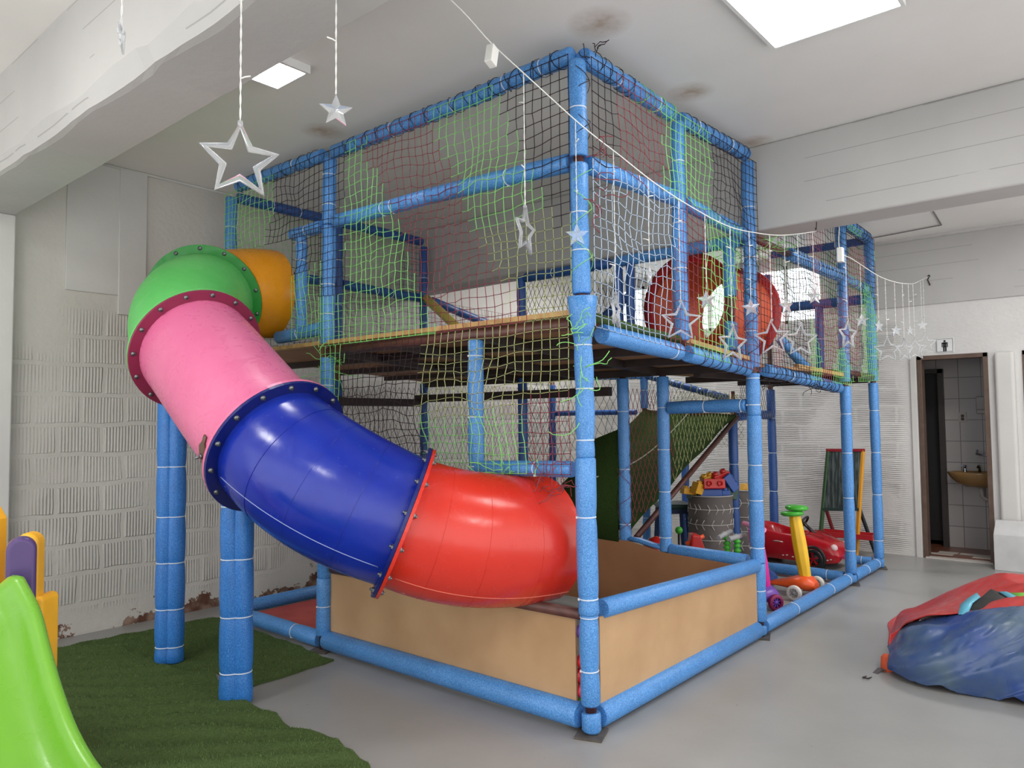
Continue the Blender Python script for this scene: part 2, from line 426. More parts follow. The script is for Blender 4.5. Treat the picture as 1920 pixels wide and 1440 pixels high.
def holed(mb, ax, val, th, u0, u1, z0, z1, holes, mi=0):
    """wall slab on plane ax = val (thickness th away from the room) with rectangular holes (u0,u1,z0,z1)"""
    us = sorted({u0, u1, *[h[0] for h in holes], *[h[1] for h in holes]}); zs = sorted({z0, z1, *[h[2] for h in holes], *[h[3] for h in holes]})
    for i in range(len(us)-1):
        for j in range(len(zs)-1):
            cu, cz = (us[i]+us[i+1])/2, (zs[j]+zs[j+1])/2
            if any(h[0] < cu < h[1] and h[2] < cz < h[3] for h in holes): continue
            du, dz = us[i+1]-us[i], zs[j+1]-zs[j]
            if ax == 'x': mb.box((val+th/2, cu, cz), (th, du, dz), mi=mi)
            else: mb.box((cu, val+th/2, cz), (du, th, dz), mi=mi)
    return mb
struct(holed(MB(), 'y', YW, .2, XB, XW+.2, 0, HC, []), 'wall_left', W_LEFT)
DOOR1 = (-.85, -.205, 0, 2.125); DOOR2 = (-2.0, -1.14, 0, 2.125)
WINH = [(.74, 1.62, 2.60, 3.30), (1.72, 2.60, 2.60, 3.30), (2.70, 3.55, 2.60, 3.30)]
struct(holed(MB(), 'x', XW, .16, YF, YW, 0, HC, [DOOR1, DOOR2]+WINH), 'wall_back', W_BACK)

# left wall: corner pilaster under the near beam, smooth plaster strips above the bricks
mb = MB(); mb.box((-1.66, YW-.06, 1.44), (.6, .12, 2.88)); struct(mb, 'trim_1', PLA, bevel=.008)
mb = MB(); mb.box((-.84, YW-.006, 2.92), (.36, .012, .96)); mb.box((-.565, YW-.009, 2.85), (.20, .018, 1.1)); struct(mb, 'trim_2', PLA, bevel=.004)
mb = MB(); mb.tube([(-1.3, YW-.01, HC-.01), (XW, YW-.01, HC-.01)], .012, 6); struct(mb, 'trim_3', PLA)

# beams (irregular rendered edges)
def beam(name, x0, x1, z0, y0, y1, m, chip=.02, seed=0):
    mb = MB(); n = 90; P = []
    for i in range(n+1):
        y = y0+(y1-y0)*i/n
        w = noise.noise(V((y*1.3, seed, 0)))*chip; w2 = noise.noise(V((y*6, seed+5, 0)))*chip*.4
        b = .035+abs(w)+.6*abs(w2)
        P.append([V((x0, y, HC)), V((x0, y, z0+b*1.5)), V((x0+b*.7, y, z0+.006+w2*.3)), V((x0+b*1.2, y, z0)), V((x1-.012, y, z0+w2*.2)), V((x1, y, z0+.012+w2*.4)), V((x1, y, HC))])
    mb.grid(P, smooth=False)
    return struct(mb, name, m)
beam('trim_11', -1.72, -1.36, 2.88, YF, YW, PLB, .05, 1)
mb = MB(); mb.box(((2.13+2.42)/2, (YF+YW)/2, (2.80+HC)/2), (.29, YW-YF, HC-2.80)); struct(mb, 'trim_12', PLB, bevel=.018, seg=3)

# back wall extras: cable line, ceiling cornice ledge
mb = MB(); pts = [on(u, v, 'x', XW-.008) for u, v in ((1560, 586), (1640, 572), (1680, 566), (1760, 559), (1840, 552), (1920, 544), (2000, 537))]
mb.tube(pts, .009, 6); struct(mb, 'trim_4', mat('grey_conduit', (128, 127, 126), .5))
mb = MB(); mb.box((XW-.012, -2.55, 3.02), (.024, 6.4, .7)); struct(mb, 'trim_5', PLB)
# ceiling hatch beyond the far beam
HAT = mat('hatch_groove', (120, 118, 116), .7)
a, b_, c3 = on(1628, 448, 'z', HC-.01), on(1765, 422, 'z', HC-.01), on(1750, 397, 'z', HC-.01)
mb = MB(); mb.bar(a, b_, .012, .008); mb.bar(b_, c3, .012, .008); struct(mb, 'trim_6', HAT)

# windows: bright panes with white frames
DAY = mat('daylit_glass', (245, 250, 250), .2, emit=(236, 246, 250), estr=1.6)
WFR = mat('white_window_frame', (226, 226, 224), .4)
for i, h in enumerate(WINH):
    t = thing('window_%d' % (i+1), (XW+.05, (h[0]+h[1])/2, h[2]), 'bright high window in the far wall behind the climbing frame, pane %s' % ('nearest the door', 'in the middle', 'nearest the corner')[i], 'window'); t['kind'] = 'structure'
    mb = MB(); y0, y1, z0, z1 = h
    mb.box((XW+.05, (y0+y1)/2, z0+.02), (.06, y1-y0, .04)); mb.box((XW+.05, (y0+y1)/2, z1-.02), (.06, y1-y0, .04))
    for y in (y0+.02, (y0+y1)/2, y1-.02): mb.box((XW+.05, y, (z0+z1)/2), (.06, .04, z1-z0))
    mb.build('window_frame', WFR, t)
    MB().box((XW+.07, (y0+y1)/2, (z0+z1)/2), (.01, y1-y0-.02, z1-z0-.02)).build('pane', DAY, t)

# door frames
DFR = mat('brown_door_frame', (84, 66, 56), .45, (96, 78, 66), 14)
def jambs(name, d, sill):
    t = thing(name, (XW, (d[0]+d[1])/2, 0), name, 'doorway'); del t['label']; del t['category']; t['kind'] = 'structure'
    mb = MB(); w = .045
    mb.box((XW+.05, d[1]-w/2, d[3]/2), (.13, w, d[3])); mb.box((XW+.05, d[0]+w/2, d[3]/2), (.13, w, d[3])); mb.box((XW+.05, (d[0]+d[1])/2, d[3]-w/2), (.13, d[1]-d[0], w))
    mb.build('door_frame', DFR, t, bevel=.004)
    return t
d1 = jambs('door_1', DOOR1, True); d2 = jambs('door_2', DOOR2, False)
MB().box((XW+.02, (DOOR1[0]+DOOR1[1])/2, .006), (.10, .6, .012)).build('threshold', mat('door_sill', (188, 182, 176), .4), d1)
MB().box((XW+.08, (DOOR2[0]+DOOR2[1])/2, 1.05), (.04, .78, 2.06)).build('door_leaf', mat('reddish_brown_door', (112, 48, 30), .4, (92, 36, 24), 12), d2)
mb = MB(); mb.lathe([(.012, 0), (.012, .03), (.03, .04), (.03, .06), (0, .065)], (XW+.06, -1.22, 1.0), (-1, 0, 0), 12); mb.build('door_handle', BOLT, d2)
# raised white lintel + posts round the doors
mb = MB(); mb.box((XW-.035, (-.86-1.13)/2, 1.06), (.09, .17, 2.12)); struct(mb, 'trim_7', PLA, bevel=.03, seg=4)
mb = MB(); mb.box((XW-.004, -.17, 1.06), (.05, .06, 2.15)); struct(mb, 'trim_8', PLA, bevel=.006)

# ------------------------------------------------------------------ washroom beyond the doorway
TILE_N = []
def tile_mat(name, c, grout, bw, bh, ax):
    m, nt, b = newmat(name); b.inputs['Roughness'].default_value = .3
    g = N(nt, 'ShaderNodeNewGeometry'); sp = N(nt, 'ShaderNodeSeparateXYZ'); L(nt, g.outputs['Position'], sp.inputs[0])
    cb = N(nt, 'ShaderNodeCombineXYZ'); L(nt, sp.outputs[ax[0]], cb.inputs[0]); L(nt, sp.outputs[ax[1]], cb.inputs[1])
    br = N(nt, 'ShaderNodeTexBrick', offset=0.); br.inputs['Scale'].default_value = 1; br.inputs['Brick Width'].default_value = bw; br.inputs['Row Height'].default_value = bh
    br.inputs['Mortar Size'].default_value = .004; br.inputs['Color1'].default_value = lin(c); br.inputs['Color2'].default_value = lin(tuple(x*.96 for x in c)); br.inputs['Mortar'].default_value = lin(grout)
    L(nt, cb.outputs[0], br.inputs['Vector']); L(nt, br.outputs['Color'], b.inputs['Base Color']); return m
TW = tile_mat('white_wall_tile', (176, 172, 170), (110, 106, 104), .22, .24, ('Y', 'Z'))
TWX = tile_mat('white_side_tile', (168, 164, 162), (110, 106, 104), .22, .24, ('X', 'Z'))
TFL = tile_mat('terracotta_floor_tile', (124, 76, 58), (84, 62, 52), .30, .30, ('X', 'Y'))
DARK = mat('washroom_shade', (30, 29, 30), .6)  # near-black colour standing in for the darkness of the washroom
B0, B1 = XW+.16, 7.9
struct(MB().box(((B0+B1)/2, -.5, .004), (B1-B0+.1, 2.2, .008)), 'floor_washroom', TFL)
mb = MB()
for k, (x, y, w, d) in enumerate(((6.16, -.30, .10, .26), (6.30, -.62, .10, .30), (6.16, -.72, .10, .22), (6.30, -.36, .10, .18))): mb.box((x, y, .0095), (w, d, .003))
struct(mb, 'trim_9', mat('pale_floor_tile', (196, 188, 180), .35))
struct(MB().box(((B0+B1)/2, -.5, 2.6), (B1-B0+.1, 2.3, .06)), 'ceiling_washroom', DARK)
struct(MB().box(((B0+B1)/2, .42, 1.3), (B1-B0+.1, .06, 2.6)), 'wall_washroom_left', TWX)
struct(MB().box(((B0+B1)/2, -1.1, 1.3), (B1-B0+.1, .06, 2.6)), 'wall_washroom_right', TWX)
struct(holed(MB(), 'x', 6.75, .1, -1.1, .42, 0, 2.6, [(-.29, .33, 0, 2.02)]), 'wall_washroom_middle', TW)
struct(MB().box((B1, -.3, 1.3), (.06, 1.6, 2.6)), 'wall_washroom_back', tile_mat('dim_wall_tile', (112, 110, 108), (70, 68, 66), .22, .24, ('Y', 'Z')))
mb = MB(); mb.box((6.74, -.27, 1.01), (.14, .05, 2.02)); mb.box((6.74, .03, 2.0), (.14, .65, .05)); mb.box((6.74, .33, 1.01), (.14, .05, 2.02)); struct(mb, 'trim_10', mat('dark_inner_frame', (52, 46, 44), .5))
struct(MB().box((6.80, .02, .6+.43), (.03, .56, 1.94)), 'opening_shade', DARK)  # dark sheet filling the inner opening, its unlit depth put into the colour
# basin
BAS = mat('tan_ceramic', (150, 118, 76), .15); CHR = mat('chrome', (190, 192, 194), .12, metal=1.)
t = thing('wash_basin', (6.75, -.62, 0), 'tan ceramic wash basin with chrome taps seen through the washroom doorway', 'sink')
mb = MB(); cx, cy, cz = 6.56, -.62, .86
def oval(mb, prof, c, ry, rx, mi=0, n=32):
    P = [[V((c[0]+rx*k*math.cos(2*PI*j/n), c[1]+ry*k*math.sin(2*PI*j/n), c[2]+z)) for j in range(n+1)] for k, z in prof]
    mb.grid(P, mi=mi)
oval(mb, [(.02, -.15), (.4, -.15), (.7, -.11), (.93, -.04), (1., 0), (.97, .012), (.88, .008), (.8, -.03), (.5, -.09), (.02, -.1)], (cx, cy, cz), .29, .2)
mb.box((6.70, cy, cz-.035), (.10, .44, .07)); mb.build('bowl', BAS, t, bevel=.006)
for y in (-.14, .14):
    mb = MB(); mb.lathe([(.02, 0), (.016, .03), (.012, .05), (.02, .06), (.016, .075), (0, .08)], (6.70, cy+y, cz), n=12); mb.bar((6.665, cy+y, cz+.068), (6.735, cy+y, cz+.068), .012, .012); mb.bar((6.70, cy+y-.035, cz+.068), (6.70, cy+y+.035, cz+.068), .012, .012)
    mb.build('tap', CHR, t)
mb = MB(); mb.tube([(6.70, cy, cz), (6.70, cy, cz+.06), (6.66, cy, cz+.075), (6.60, cy, cz+.06)], .013, 10); mb.build('spout', CHR, t)
mb = MB(); mb.tube([(cx+.04, cy-.02, cz-.15), (cx+.05, cy-.03, cz-.26), (cx+.08, cy-.08, cz-.30), (6.74, cy-.16, cz-.28)], .02, 10); mb.build('drain_pipe', mat('white_drain', (180, 178, 174), .4), t)
mb = MB(); p = (6.72, -.66, 1.62); mb.box(p, (.05, .10, .16)); mb.box((6.70, -.66, 1.53), (.05, .09, .05))
single(mb, 'soap_dispenser', mat('pale_dispenser', (170, 168, 164), .4), (6.74, -.66, 1.5), 'pale soap dispenser on the washroom tiles above the basin', 'dispenser', bevel=.01)
mb = MB(); mb.box((6.744, -.47, 1.47), (.012, .08, .11)); mb.box((6.738, -.47, 1.485), (.006, .03, .03), mi=1); mb.box((6.738, -.47, 1.45), (.006, .03, .03), mi=1)
single(mb, 'wall_socket', [mat('socket_plate', (160, 156, 150), .4), DKSTEEL], (6.745, -.47, 1.42), 'square electric socket on the washroom tiles left of the soap dispenser', 'socket', bevel=.003)
mb = MB(); mb.tube([(6.74, -.60, 1.10), (6.68, -.60, 1.06), (6.66, -.66, 1.05), (6.66, -.80, 1.055), (6.74, -.82, 1.07)], .011, 8)
single(mb, 'towel_rail', CHR, (6.74, -.7, 1.04), 'small chrome towel rail on the tiles above the basin', 'rail')

# sign
ctr = (on(1755, 635, 'x', XW-.01)+on(1788, 660, 'x', XW-.01))/2
SGN = mat('sign_white', (214, 216, 216), .35); BLK = mat('sign_black', (28, 29, 32), .5)
t = thing('restroom_sign', (XW-.006, ctr.y, ctr.z-.075), 'white square sign with black standing man pictogram above the washroom door', 'sign')
MB().box((XW-.006, ctr.y, ctr.z), (.008, .165, .15)).build('sign_plate', SGN, t, bevel=.003)
mb = MB(); x = XW-.0115
for dy, dz, w, h in ((0, .066, .15, .003), (0, -.066, .15, .003), (.074, 0, .003, .132), (-.074, 0, .003, .132)): mb.box((x, ctr.y+dy, ctr.z+dz), (.002, w, h))
mb.build('sign_border', BLK, t)
mb = MB(); mb.lathe([(.0, 0), (.011, .0), (.011, .002), (0, .002)], (x, ctr.y, ctr.z+.043), (-1, 0, 0), 16, smooth=False)
mb.box((x, ctr.y, ctr.z+.004), (.002, .032, .05)); mb.box((x, ctr.y, ctr.z+.024), (.002, .052, .012))
for s in (-1, 1): mb.box((x, ctr.y+s*.0235, ctr.z+.004), (.002, .008, .048)); mb.box((x, ctr.y+s*.009, ctr.z-.038), (.002, .014, .05))
mb.build('pictogram', BLK, t)
# white board leaning on the pillar
BXM = mat('white_melamine', (192, 193, 193), .4)
p0 = on(1875, 1069, 'z', 0)
t = thing('storage_box', (p0.x+.12, -1.12, 0), 'low white box with slanted lid standing against the pillar between doors', 'box')
MB().box((5.68, -1.16, .17), (.22, .56, .34)).build('box_body', BXM, t, bevel=.004)
mb = MB(); mb.extrude([(5.57, -.88, .34), (5.79, -.88, .34), (5.79, -.88, .46), (5.74, -.88, .46)], (0, -.56, 0)); mb.build('lid', BXM, t, bevel=.004)

# ------------------------------------------------------------------ lights
EM = mat('lamp_diffuser', (255, 255, 255), .3, emit=(255, 253, 250), estr=16.)
EM2 = mat('small_lamp_diffuser', (255, 255, 255), .3, emit=(252, 253, 255), estr=26.)
LFR = mat('lamp_frame_white', (222, 222, 220), .4)
def panel(name, x0, x1, y0, y1, z, m, label, th=.035):
    t = thing(name, ((x0+x1)/2, (y0+y1)/2, z), label, 'ceiling light')
    mb = MB(); w = .018
    for c, d in ((((x0+x1)/2, y0+w/2, z+th/2), (x1-x0, w, th)), (((x0+x1)/2, y1-w/2, z+th/2), (x1-x0, w, th)), ((x0+w/2, (y0+y1)/2, z+th/2), (w, y1-y0-2*w, th)), ((x1-w/2, (y0+y1)/2, z+th/2), (w, y1-y0-2*w, th))): mb.box(c, d)
    mb.build('lamp_frame', LFR, t)
    MB().box(((x0+x1)/2, (y0+y1)/2, z+.008), (x1-x0-2*w, y1-y0-2*w, .008)).build('diffuser', m, t)
panel('panel_light', .17, .79, -1.285, -.665, HC-.036, EM, 'large bright square ceiling panel light at the top right')
panel('ceiling_lamp', -.95, -.65, 1.31, 1.62, HC-.046, EM2, 'small square ceiling lamp beside the near beam', .045)
def area(name, loc, size, power, rot=(0, 0, 0), c=(1, .985, .96)):
    l = bpy.data.lights.new(name, 'AREA'); l.shape = 'RECTANGLE'; l.size = size[0]; l.size_y = size[1]; l.energy = power; l.color = c
    o = bpy.data.objects.new(name, l); o.location = loc; o.rotation_euler = rot; col.objects.link(o); return o
area('fill_lamp', (-3.6, -1.2, HC-.05), (.6, .6), 26)  # unseen ceiling lamps, added as fill to brighten the hall
area('fill_lamp', (-1.0, -3.6, HC-.05), (.6, .6), 42)
area('fill_lamp', (3.8, -2.0, HC-.05), (.6, 1.2), 60)
area('fill_lamp', (4.2, 2.4, HC-.05), (.6, .6), 45)  # added to brighten the bay beyond the far beam
area('fill_lamp', (-3.2, 1.3, HC-.05), (.6, .6), 34)  # added to brighten the left wall
w = bpy.data.worlds.new('world'); scn.world = w; w.use_nodes = True
bg = w.node_tree.nodes['Background']; bg.inputs[0].default_value = (1, .993, .98, 1); bg.inputs[1].default_value = 2.15

# ------------------------------------------------------------------ climbing frame
PG = thing('climbing_frame', (0, 0, 0), 'two storey blue foam padded climbing frame hung with patched nets', 'climbing frame')
NTIE = [0]
def foam(a, b, r=.046, ties=3, m=FOAM, name='padded_rail', parent=None, bare=0, slit=False, tie_obj=True, jitter=True, squash=1.):
    a, b = V(a), V(b); d = b-a; Lg = d.length; d = d/Lg
    if isinstance(ties, int):
        T = [(i+1)/(ties+1) for i in range(ties)]
        if jitter: T = [t+random.uniform(-.25, .25)/(ties+1) for t in T]
    else: T = list(ties)
    pos = {0.: .90, .008/Lg: 1.}; pos[1-.008/Lg] = 1.; pos[1.] = .90
    for t in T:
        pos[t-.10/Lg] = 1.02; pos[t-.045/Lg] = .995; pos[t-.016/Lg] = .95; pos[t] = .89; pos[t+.016/Lg] = .95; pos[t+.045/Lg] = .995; pos[t+.10/Lg] = 1.02
    ks = sorted(k for k in pos if 0 <= k <= 1)
    mb = MB()
    bend = V((random.uniform(-1, 1), random.uniform(-1, 1), random.uniform(-1, 1))) if jitter else V((0, 0, 0))
    bend = (bend-d*bend.dot(d))*.004
    pts = [a+d*(k*Lg)+bend*math.sin(PI*k) for k in ks]
    mb.tube(pts, [r*pos[k] for k in ks], 18, squash=squash)
    o = mb.build(name, m, parent or PG)
    for t in T:
        p = a+d*(t*Lg)+bend*math.sin(PI*t)
        tb = MB(); x = d.orthogonal().normalized(); y = d.cross(x); n = 20; R = r*.905
        tb.tube([p+(x*math.cos(2*PI*i/n)*1+y*math.sin(2*PI*i/n))*R for i in range(n)], .0034, 6, closed=True, twist0=d)
        h = (CAM-p); h = (h-d*h.dot(d)).normalized(); s2 = d.cross(h)
        if tie_obj and random.random() < .45: tb.box(p+(h*.35-s2*.93).normalized()*R*1.02, (.010, .010, .010))
        if tie_obj and NTIE[0] < 95 and squash == 1.:
            NTIE[0] += 1; tb.build('cable_tie', TIE, o)
        else:
            # tie drawn as part of the foam sleeve itself
            k = len(o.data.materials); o2 = tb.build('tie_tmp', TIE)
            off = V((0, 0, 0)); pp = o.parent
            while pp: off += pp.location; pp = pp.parent
            import bmesh
            bm = bmesh.new(); bm.from_mesh(o.data); n0 = len(bm.faces); o2.data.transform(Matrix.Translation(-off)); bm.from_mesh(o2.data); bm.faces.ensure_lookup_table()
            if TIE.name not in [q.name for q in o.data.materials]: o.data.materials.append(TIE)
            for f in bm.faces[n0:]: f.material_index = len(o.data.materials)-1
            bm.to_mesh(o.data); bm.free(); bpy.data.objects.remove(o2)
    return o
def pipe(a, b, r=.026, m=STEEL, name='steel_rail', parent=None):
    return MB().tube([a, b], r, 14).build(name, m, parent or PG)

def post(x, y, zsegs, tops=None, m=FOAM, r=.046, plate=True, pipe_z=None, ties=None, lean=(0, 0)):
    """steel upright with its foam sleeves; zsegs = [(z0,z1,nties)]"""
    z1 = max(s[1] for s in zsegs); z0 = min(s[0] for s in zsegs)
    pz = pipe_z or (0.0 if plate else z0-.02, z1)
    P = lambda z: V((x+lean[0]*(z-1.6), y+lean[1]*(z-1.6), z))
    o = MB().tube([P(pz[0]), P(pz[1])], .027, 12).build('upright', STEEL, PG)
    for s in zsegs:
        foam(P(s[0]), P(s[1]), s[3] if len(s) > 3 else r, s[2], m, 'foam_sleeve', PG)
    if plate:
        Rz = Matrix.Rotation(.35, 3, 'Z'); p = P(0)
        MB().box((p.x, p.y, .006), (.15, .13, .012), Rz).build('base_plate', PLATE, o)
    return o

X1, XM, X2, X3, Y1, Y2 = 2.03, 1.005, 4.085, 4.985, 2.066, 3.315
def Y0(u, v): return on(u, v, 'y', 0.)
def XX0(u, v): return on(u, v, 'x', 0.)
# --- uprights of the front face and the right side
LN = (.002, -.002)
P1 = post(0, 0, [(.02, .105, []), (.14, .56, [.38, .97]), (.56, 1.30, [.10, .62], .050), (1.30, 1.90, [.14, .55, .9]), (2.09, 2.73, [.33, .62]), (2.765, 3.24, [.5])], lean=(-.005, .006))
P2 = post(X1, 0, [(.02, .08, []), (.11, .50, [.52], .048), (.50, 1.50, [.10, .42, .66], .049), (1.50, 1.79, [.25, .88], .048), (1.83, 2.73, [.28, .6, .85]), (2.732, 3.27, [.4])], lean=(0, .001))
post(XM, 0, [(1.94, 2.71, [.55, .9], .044), (2.712, 3.24, [.55], .042)], plate=False)
post(X2, 0, [(.02, .09, []), (.10, 1.76, [.12, .40, .64, .85], .047), (1.80, 2.74, [.3, .62]), (2.74, 3.3, [.25])])
post(X3, 0, [(.02, .09, []), (.10, 1.82, [.1, .36, .60, .84], .045), (1.84, 2.72, [.28, .55]), (2.72, 3.26, [.45])])
post(0, Y1, [(.10, .47, [.5], .048), (.47, 1.25, 1, .046), (1.25, 1.91, [.25, .72]), (2.0, 2.795, [.25, .5]), (2.80, 3.25, [.3, .75])], lean=(.0075, -.009))
post(0, Y2, [(.10, 1.9, [.2, .46, .8]), (1.95, 2.75, 2), (2.8, 3.24, 1)], plate=True)
# --- uprights at the back
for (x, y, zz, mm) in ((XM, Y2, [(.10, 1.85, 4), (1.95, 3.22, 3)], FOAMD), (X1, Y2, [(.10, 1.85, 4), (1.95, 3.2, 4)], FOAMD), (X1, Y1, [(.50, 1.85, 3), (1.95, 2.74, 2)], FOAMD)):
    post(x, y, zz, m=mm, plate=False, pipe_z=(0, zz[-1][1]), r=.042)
foamx = lambda: None
post(X1, .70, [(.50, 1.80, [.08, .34, .58, .82], .045)], plate=False, pipe_z=(.1, 1.82))
post(X1, 1.05, [(.52, 1.80, [.12, .45, .8], .046)], plate=False, pipe_z=(.1, 1.82))
post(X1-.02, 1.06, [(1.96, 2.69, [.5], .036)], plate=False, m=FOAMD)
post(X1-.02, .95, [(1.96, 2.69, [.4], .034)], plate=False, m=FOAMD)
post(X1, .15, [(1.96, 2.05, []), (2.05, 2.16, []), (2.34, 2.70, [.6])], plate=False, r=.044, pipe_z=(1.9, 2.72))
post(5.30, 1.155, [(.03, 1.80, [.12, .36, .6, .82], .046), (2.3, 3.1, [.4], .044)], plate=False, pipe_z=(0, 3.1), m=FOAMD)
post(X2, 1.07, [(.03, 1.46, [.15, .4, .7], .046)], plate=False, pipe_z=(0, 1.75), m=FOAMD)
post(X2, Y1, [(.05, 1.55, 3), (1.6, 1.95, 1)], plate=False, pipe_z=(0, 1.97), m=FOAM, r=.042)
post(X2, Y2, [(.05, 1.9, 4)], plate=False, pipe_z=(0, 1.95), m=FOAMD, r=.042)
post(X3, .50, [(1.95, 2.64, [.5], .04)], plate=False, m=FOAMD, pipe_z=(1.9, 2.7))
# interior leg of the second tower seen behind the storage bins
post(X3, Y1, [(.03, 1.5, [.2, .45, .75], .044)], plate=False, pipe_z=(0, 1.6), m=FOAMD)

# --- rails on the floor
foam((.075, 0, .068), (X1-.06, 0, .062), .058, [], FOAM)
foam((X1+.06, 0, .062), (X2-.05, 0, .062), .050, [.3, .72, .95])
foam((X2+.05, 0, .062), (X3-.045, 0, .062), .048, [.45, .9])
foam((.004, .05, .078), (-.008, Y1-.02, .072), .060, [], FOAM)
foam((0, Y1+.06, .062), (0, Y2-.05, .062), .052, [.25, .75])
foam((.05, Y2, .062), (XM-.05, Y2, .062), .05, [.9])
foam((XM+.05, Y2, .062), (X1-.05, Y2, .062), .05, [.5])
foam((X2, .06, .060), (X2, 1.02, .060), .048, [.15, .72])
foam((X3, .06, .060), (X3, .22, .060), .045, [.6])
# --- ball pit rails
foam(Y0(1128, 1141), Y0(1416, 1061), .047, [], FOAM)
foam((X1, .07, .50), (X1, .66, .515), .047, [], FOAM)
mb = MB(); mb.tube([V((X1, .68, .52)), V((X1, .8, .535)), V((X1, .92, .56)), V((X1, 1.02, .565))], [.036, .034, .034, .03], 14, squash=.6); mb.build('padded_rail', FOAM, PG)
pipe((0, .03, .555), (0, 2.0, .53), .027)
# --- window in the left face
foam(XX0(1075, 880), XX0(892, 878), .040, [.35], FOAM)
post(0, .712, [(1.20, 1.92, [.05, .42, .88], .043)], plate=False)
# --- right side, upper opening rail
foam((X1, .05, 1.57), (X1, .65, 1.565), .046, [.06, .52], FOAM)
# --- deck rails
foam(Y0(1128, 626), Y0(1272, 660), .050, [.9]); foam(Y0(1288, 663), Y0(1400, 691), .050, [])
foam(Y0(1434, 694), Y0(1490, 707), .046, [.8]); foam(Y0(1490, 707), Y0(1572, 727), .048, [])
pipe(XX0(1070, 608), (0, Y1-.02, 1.945), .030)
pipe((X2+.03, 0, 1.885), (X3-.03, 0, 1.875), .030)
# flared foam wrapped round the corner below deck level
mb = MB(); mb.tube([V((0, 0, 1.88)), V((0, 0, 1.93)), V((-.005, -.003, 2.0)), V((-.008, -.004, 2.075))], [.048, .056, .066, .073], 18); mb.build('padded_rail', FOAM, PG)
# --- mid rails
foam(XX0(1070, 305), XX0(805, 368), .046, [.4]); foam(XX0(805, 368), XX0(630, 415), .045, [.35, .45])
foam(XX0(608, 423), XX0(548, 441), .042, [.5])
foam(Y0(1100, 308), Y0(1262, 370), .046, [.5]); foam(Y0(1285, 381), Y0(1398, 441), .044, [.45])
pipe((X1, 0, 2.745), (2.8, 0, 2.745), .026); foam((2.76, 0, 2.745), (X2-.04, 0, 2.75), .050, [.5]); foam((X2+.04, 0, 2.75), (X3-.04, 0, 2.735), .046, [.5])
# --- top rails
ZT = 3.29
foam(XX0(1073, 104), XX0(900, 178), .045, [.3, .7]); foam(XX0(900, 178), XX0(626, 285), .044, [.15, .55]); foam(XX0(608, 291), XX0(447, 350), .044, [.3, .7])
foam(Y0(1092, 106), Y0(1258, 214), .046, [.35, .8]); foam(Y0(1275, 224), Y0(1398, 290), .045, [.2, .7])
foam((X2+.03, 0, 3.28), (X3-.05, 0, 3.26), .052, [.6])
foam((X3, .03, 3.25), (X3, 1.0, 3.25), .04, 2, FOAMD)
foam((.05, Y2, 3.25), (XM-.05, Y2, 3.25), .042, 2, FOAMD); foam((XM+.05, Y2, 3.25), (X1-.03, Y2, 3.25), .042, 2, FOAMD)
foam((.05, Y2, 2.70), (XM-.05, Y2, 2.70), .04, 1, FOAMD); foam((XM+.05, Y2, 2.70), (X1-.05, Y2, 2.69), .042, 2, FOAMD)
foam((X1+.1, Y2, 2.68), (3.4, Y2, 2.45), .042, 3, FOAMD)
foam((X1, Y2-.03, 2.69), on(872, 628, 'x', X1-.25), .042, 0, FOAMY, jitter=False)
# --- rail along the tower back under the far beam, and around the crawl tube
foam((X1, Y1-.05, 2.725), (X1, 1.15, 2.725), .042, 2, FOAMD); foam((X1, 1.1, 2.725), (X1, .06, 2.725), .044, 3, FOAM)
foam((X3, .02, 2.66), (X3, .52, 2.66), .05, [.5], FOAMD); foam((X3, .5, 2.66), (X3, 1.05, 2.66), .048, [.6], FOAMD)
foam(on(1462, 635, 'y', .35), on(1512, 690, 'y', .2), .04, 1, FOAM)
foam((X1+.1, .95, 1.98), (X1+.1, .1, 1.97), .04, 1)
foam((X1, Y1-.3, 1.98), (X1+.3, Y1-.9, 2.5), .034, 1, FOAMD)
# --- frame of the lower cage round the ramp
foam((X2, Y1, 1.96), (X2, 1.12, 1.68), .036, 5, FOAMD); foam((X2+.05, 1.075, 1.50), (5.25, 1.15, 1.52), .045, [.5], FOAMD)
foam((X1+.05, Y1, 1.87), (X2-.05, Y1, 1.95), .036, 5, FOAM)
foam((X2+.02, Y2, 1.56), (X2, Y1+.1, 1.56), .03, 1, FOAMD)
# --- yellow tube mouth framing
foam(XX0(604, 616), XX0(522, 633), .045, [.5]); post(0, 2.365, [(2.12, 2.79, [.15, .3, .72, .9], .040)], plate=False)

# --- decks
def slab(pts, th, name, m, mi=0):
    return MB().extrude(pts, (0, 0, -th)).build(name, m, PG)
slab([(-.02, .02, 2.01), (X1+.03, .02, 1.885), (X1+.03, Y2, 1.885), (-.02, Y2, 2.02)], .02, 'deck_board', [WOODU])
mb = MB(); mb.extrude([(-.028, .05, 2.016), (.02, .05, 2.013), (.02, 2.95, 2.022), (-.028, 2.95, 2.024)], (0, 0, -.026)); mb.build('deck_edge', PLYEDGE, PG)
mb = MB(); mb.extrude([(1.04, .0, 1.965), (1.98, .0, 1.905), (1.98, .05, 1.905), (1.04, .05, 1.965)], (0, 0, -.03)); mb.build('deck_edge', PLYEDGE, PG)
slab([(.03, .03, 2.026), (X1, .03, 1.905), (X1, Y2, 1.905), (.03, Y2, 2.034)], .014, 'deck_turf', [TURF])
mb = MB(); mb.tube([V((.06, .005, 1.985)), V((.5, .005, 1.965)), V((1.0, .005, 1.945))], .028, 8, squash=.8); mb.build('turf_edge', TURF, PG)
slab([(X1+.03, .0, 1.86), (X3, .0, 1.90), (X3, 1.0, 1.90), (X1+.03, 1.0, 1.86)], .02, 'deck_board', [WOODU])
slab([(3.3, .02, 1.895), (X3-.02, .02, 1.914), (X3-.02, .98, 1.914), (3.3, .98, 1.895)], .012, 'deck_turf', [TURF])
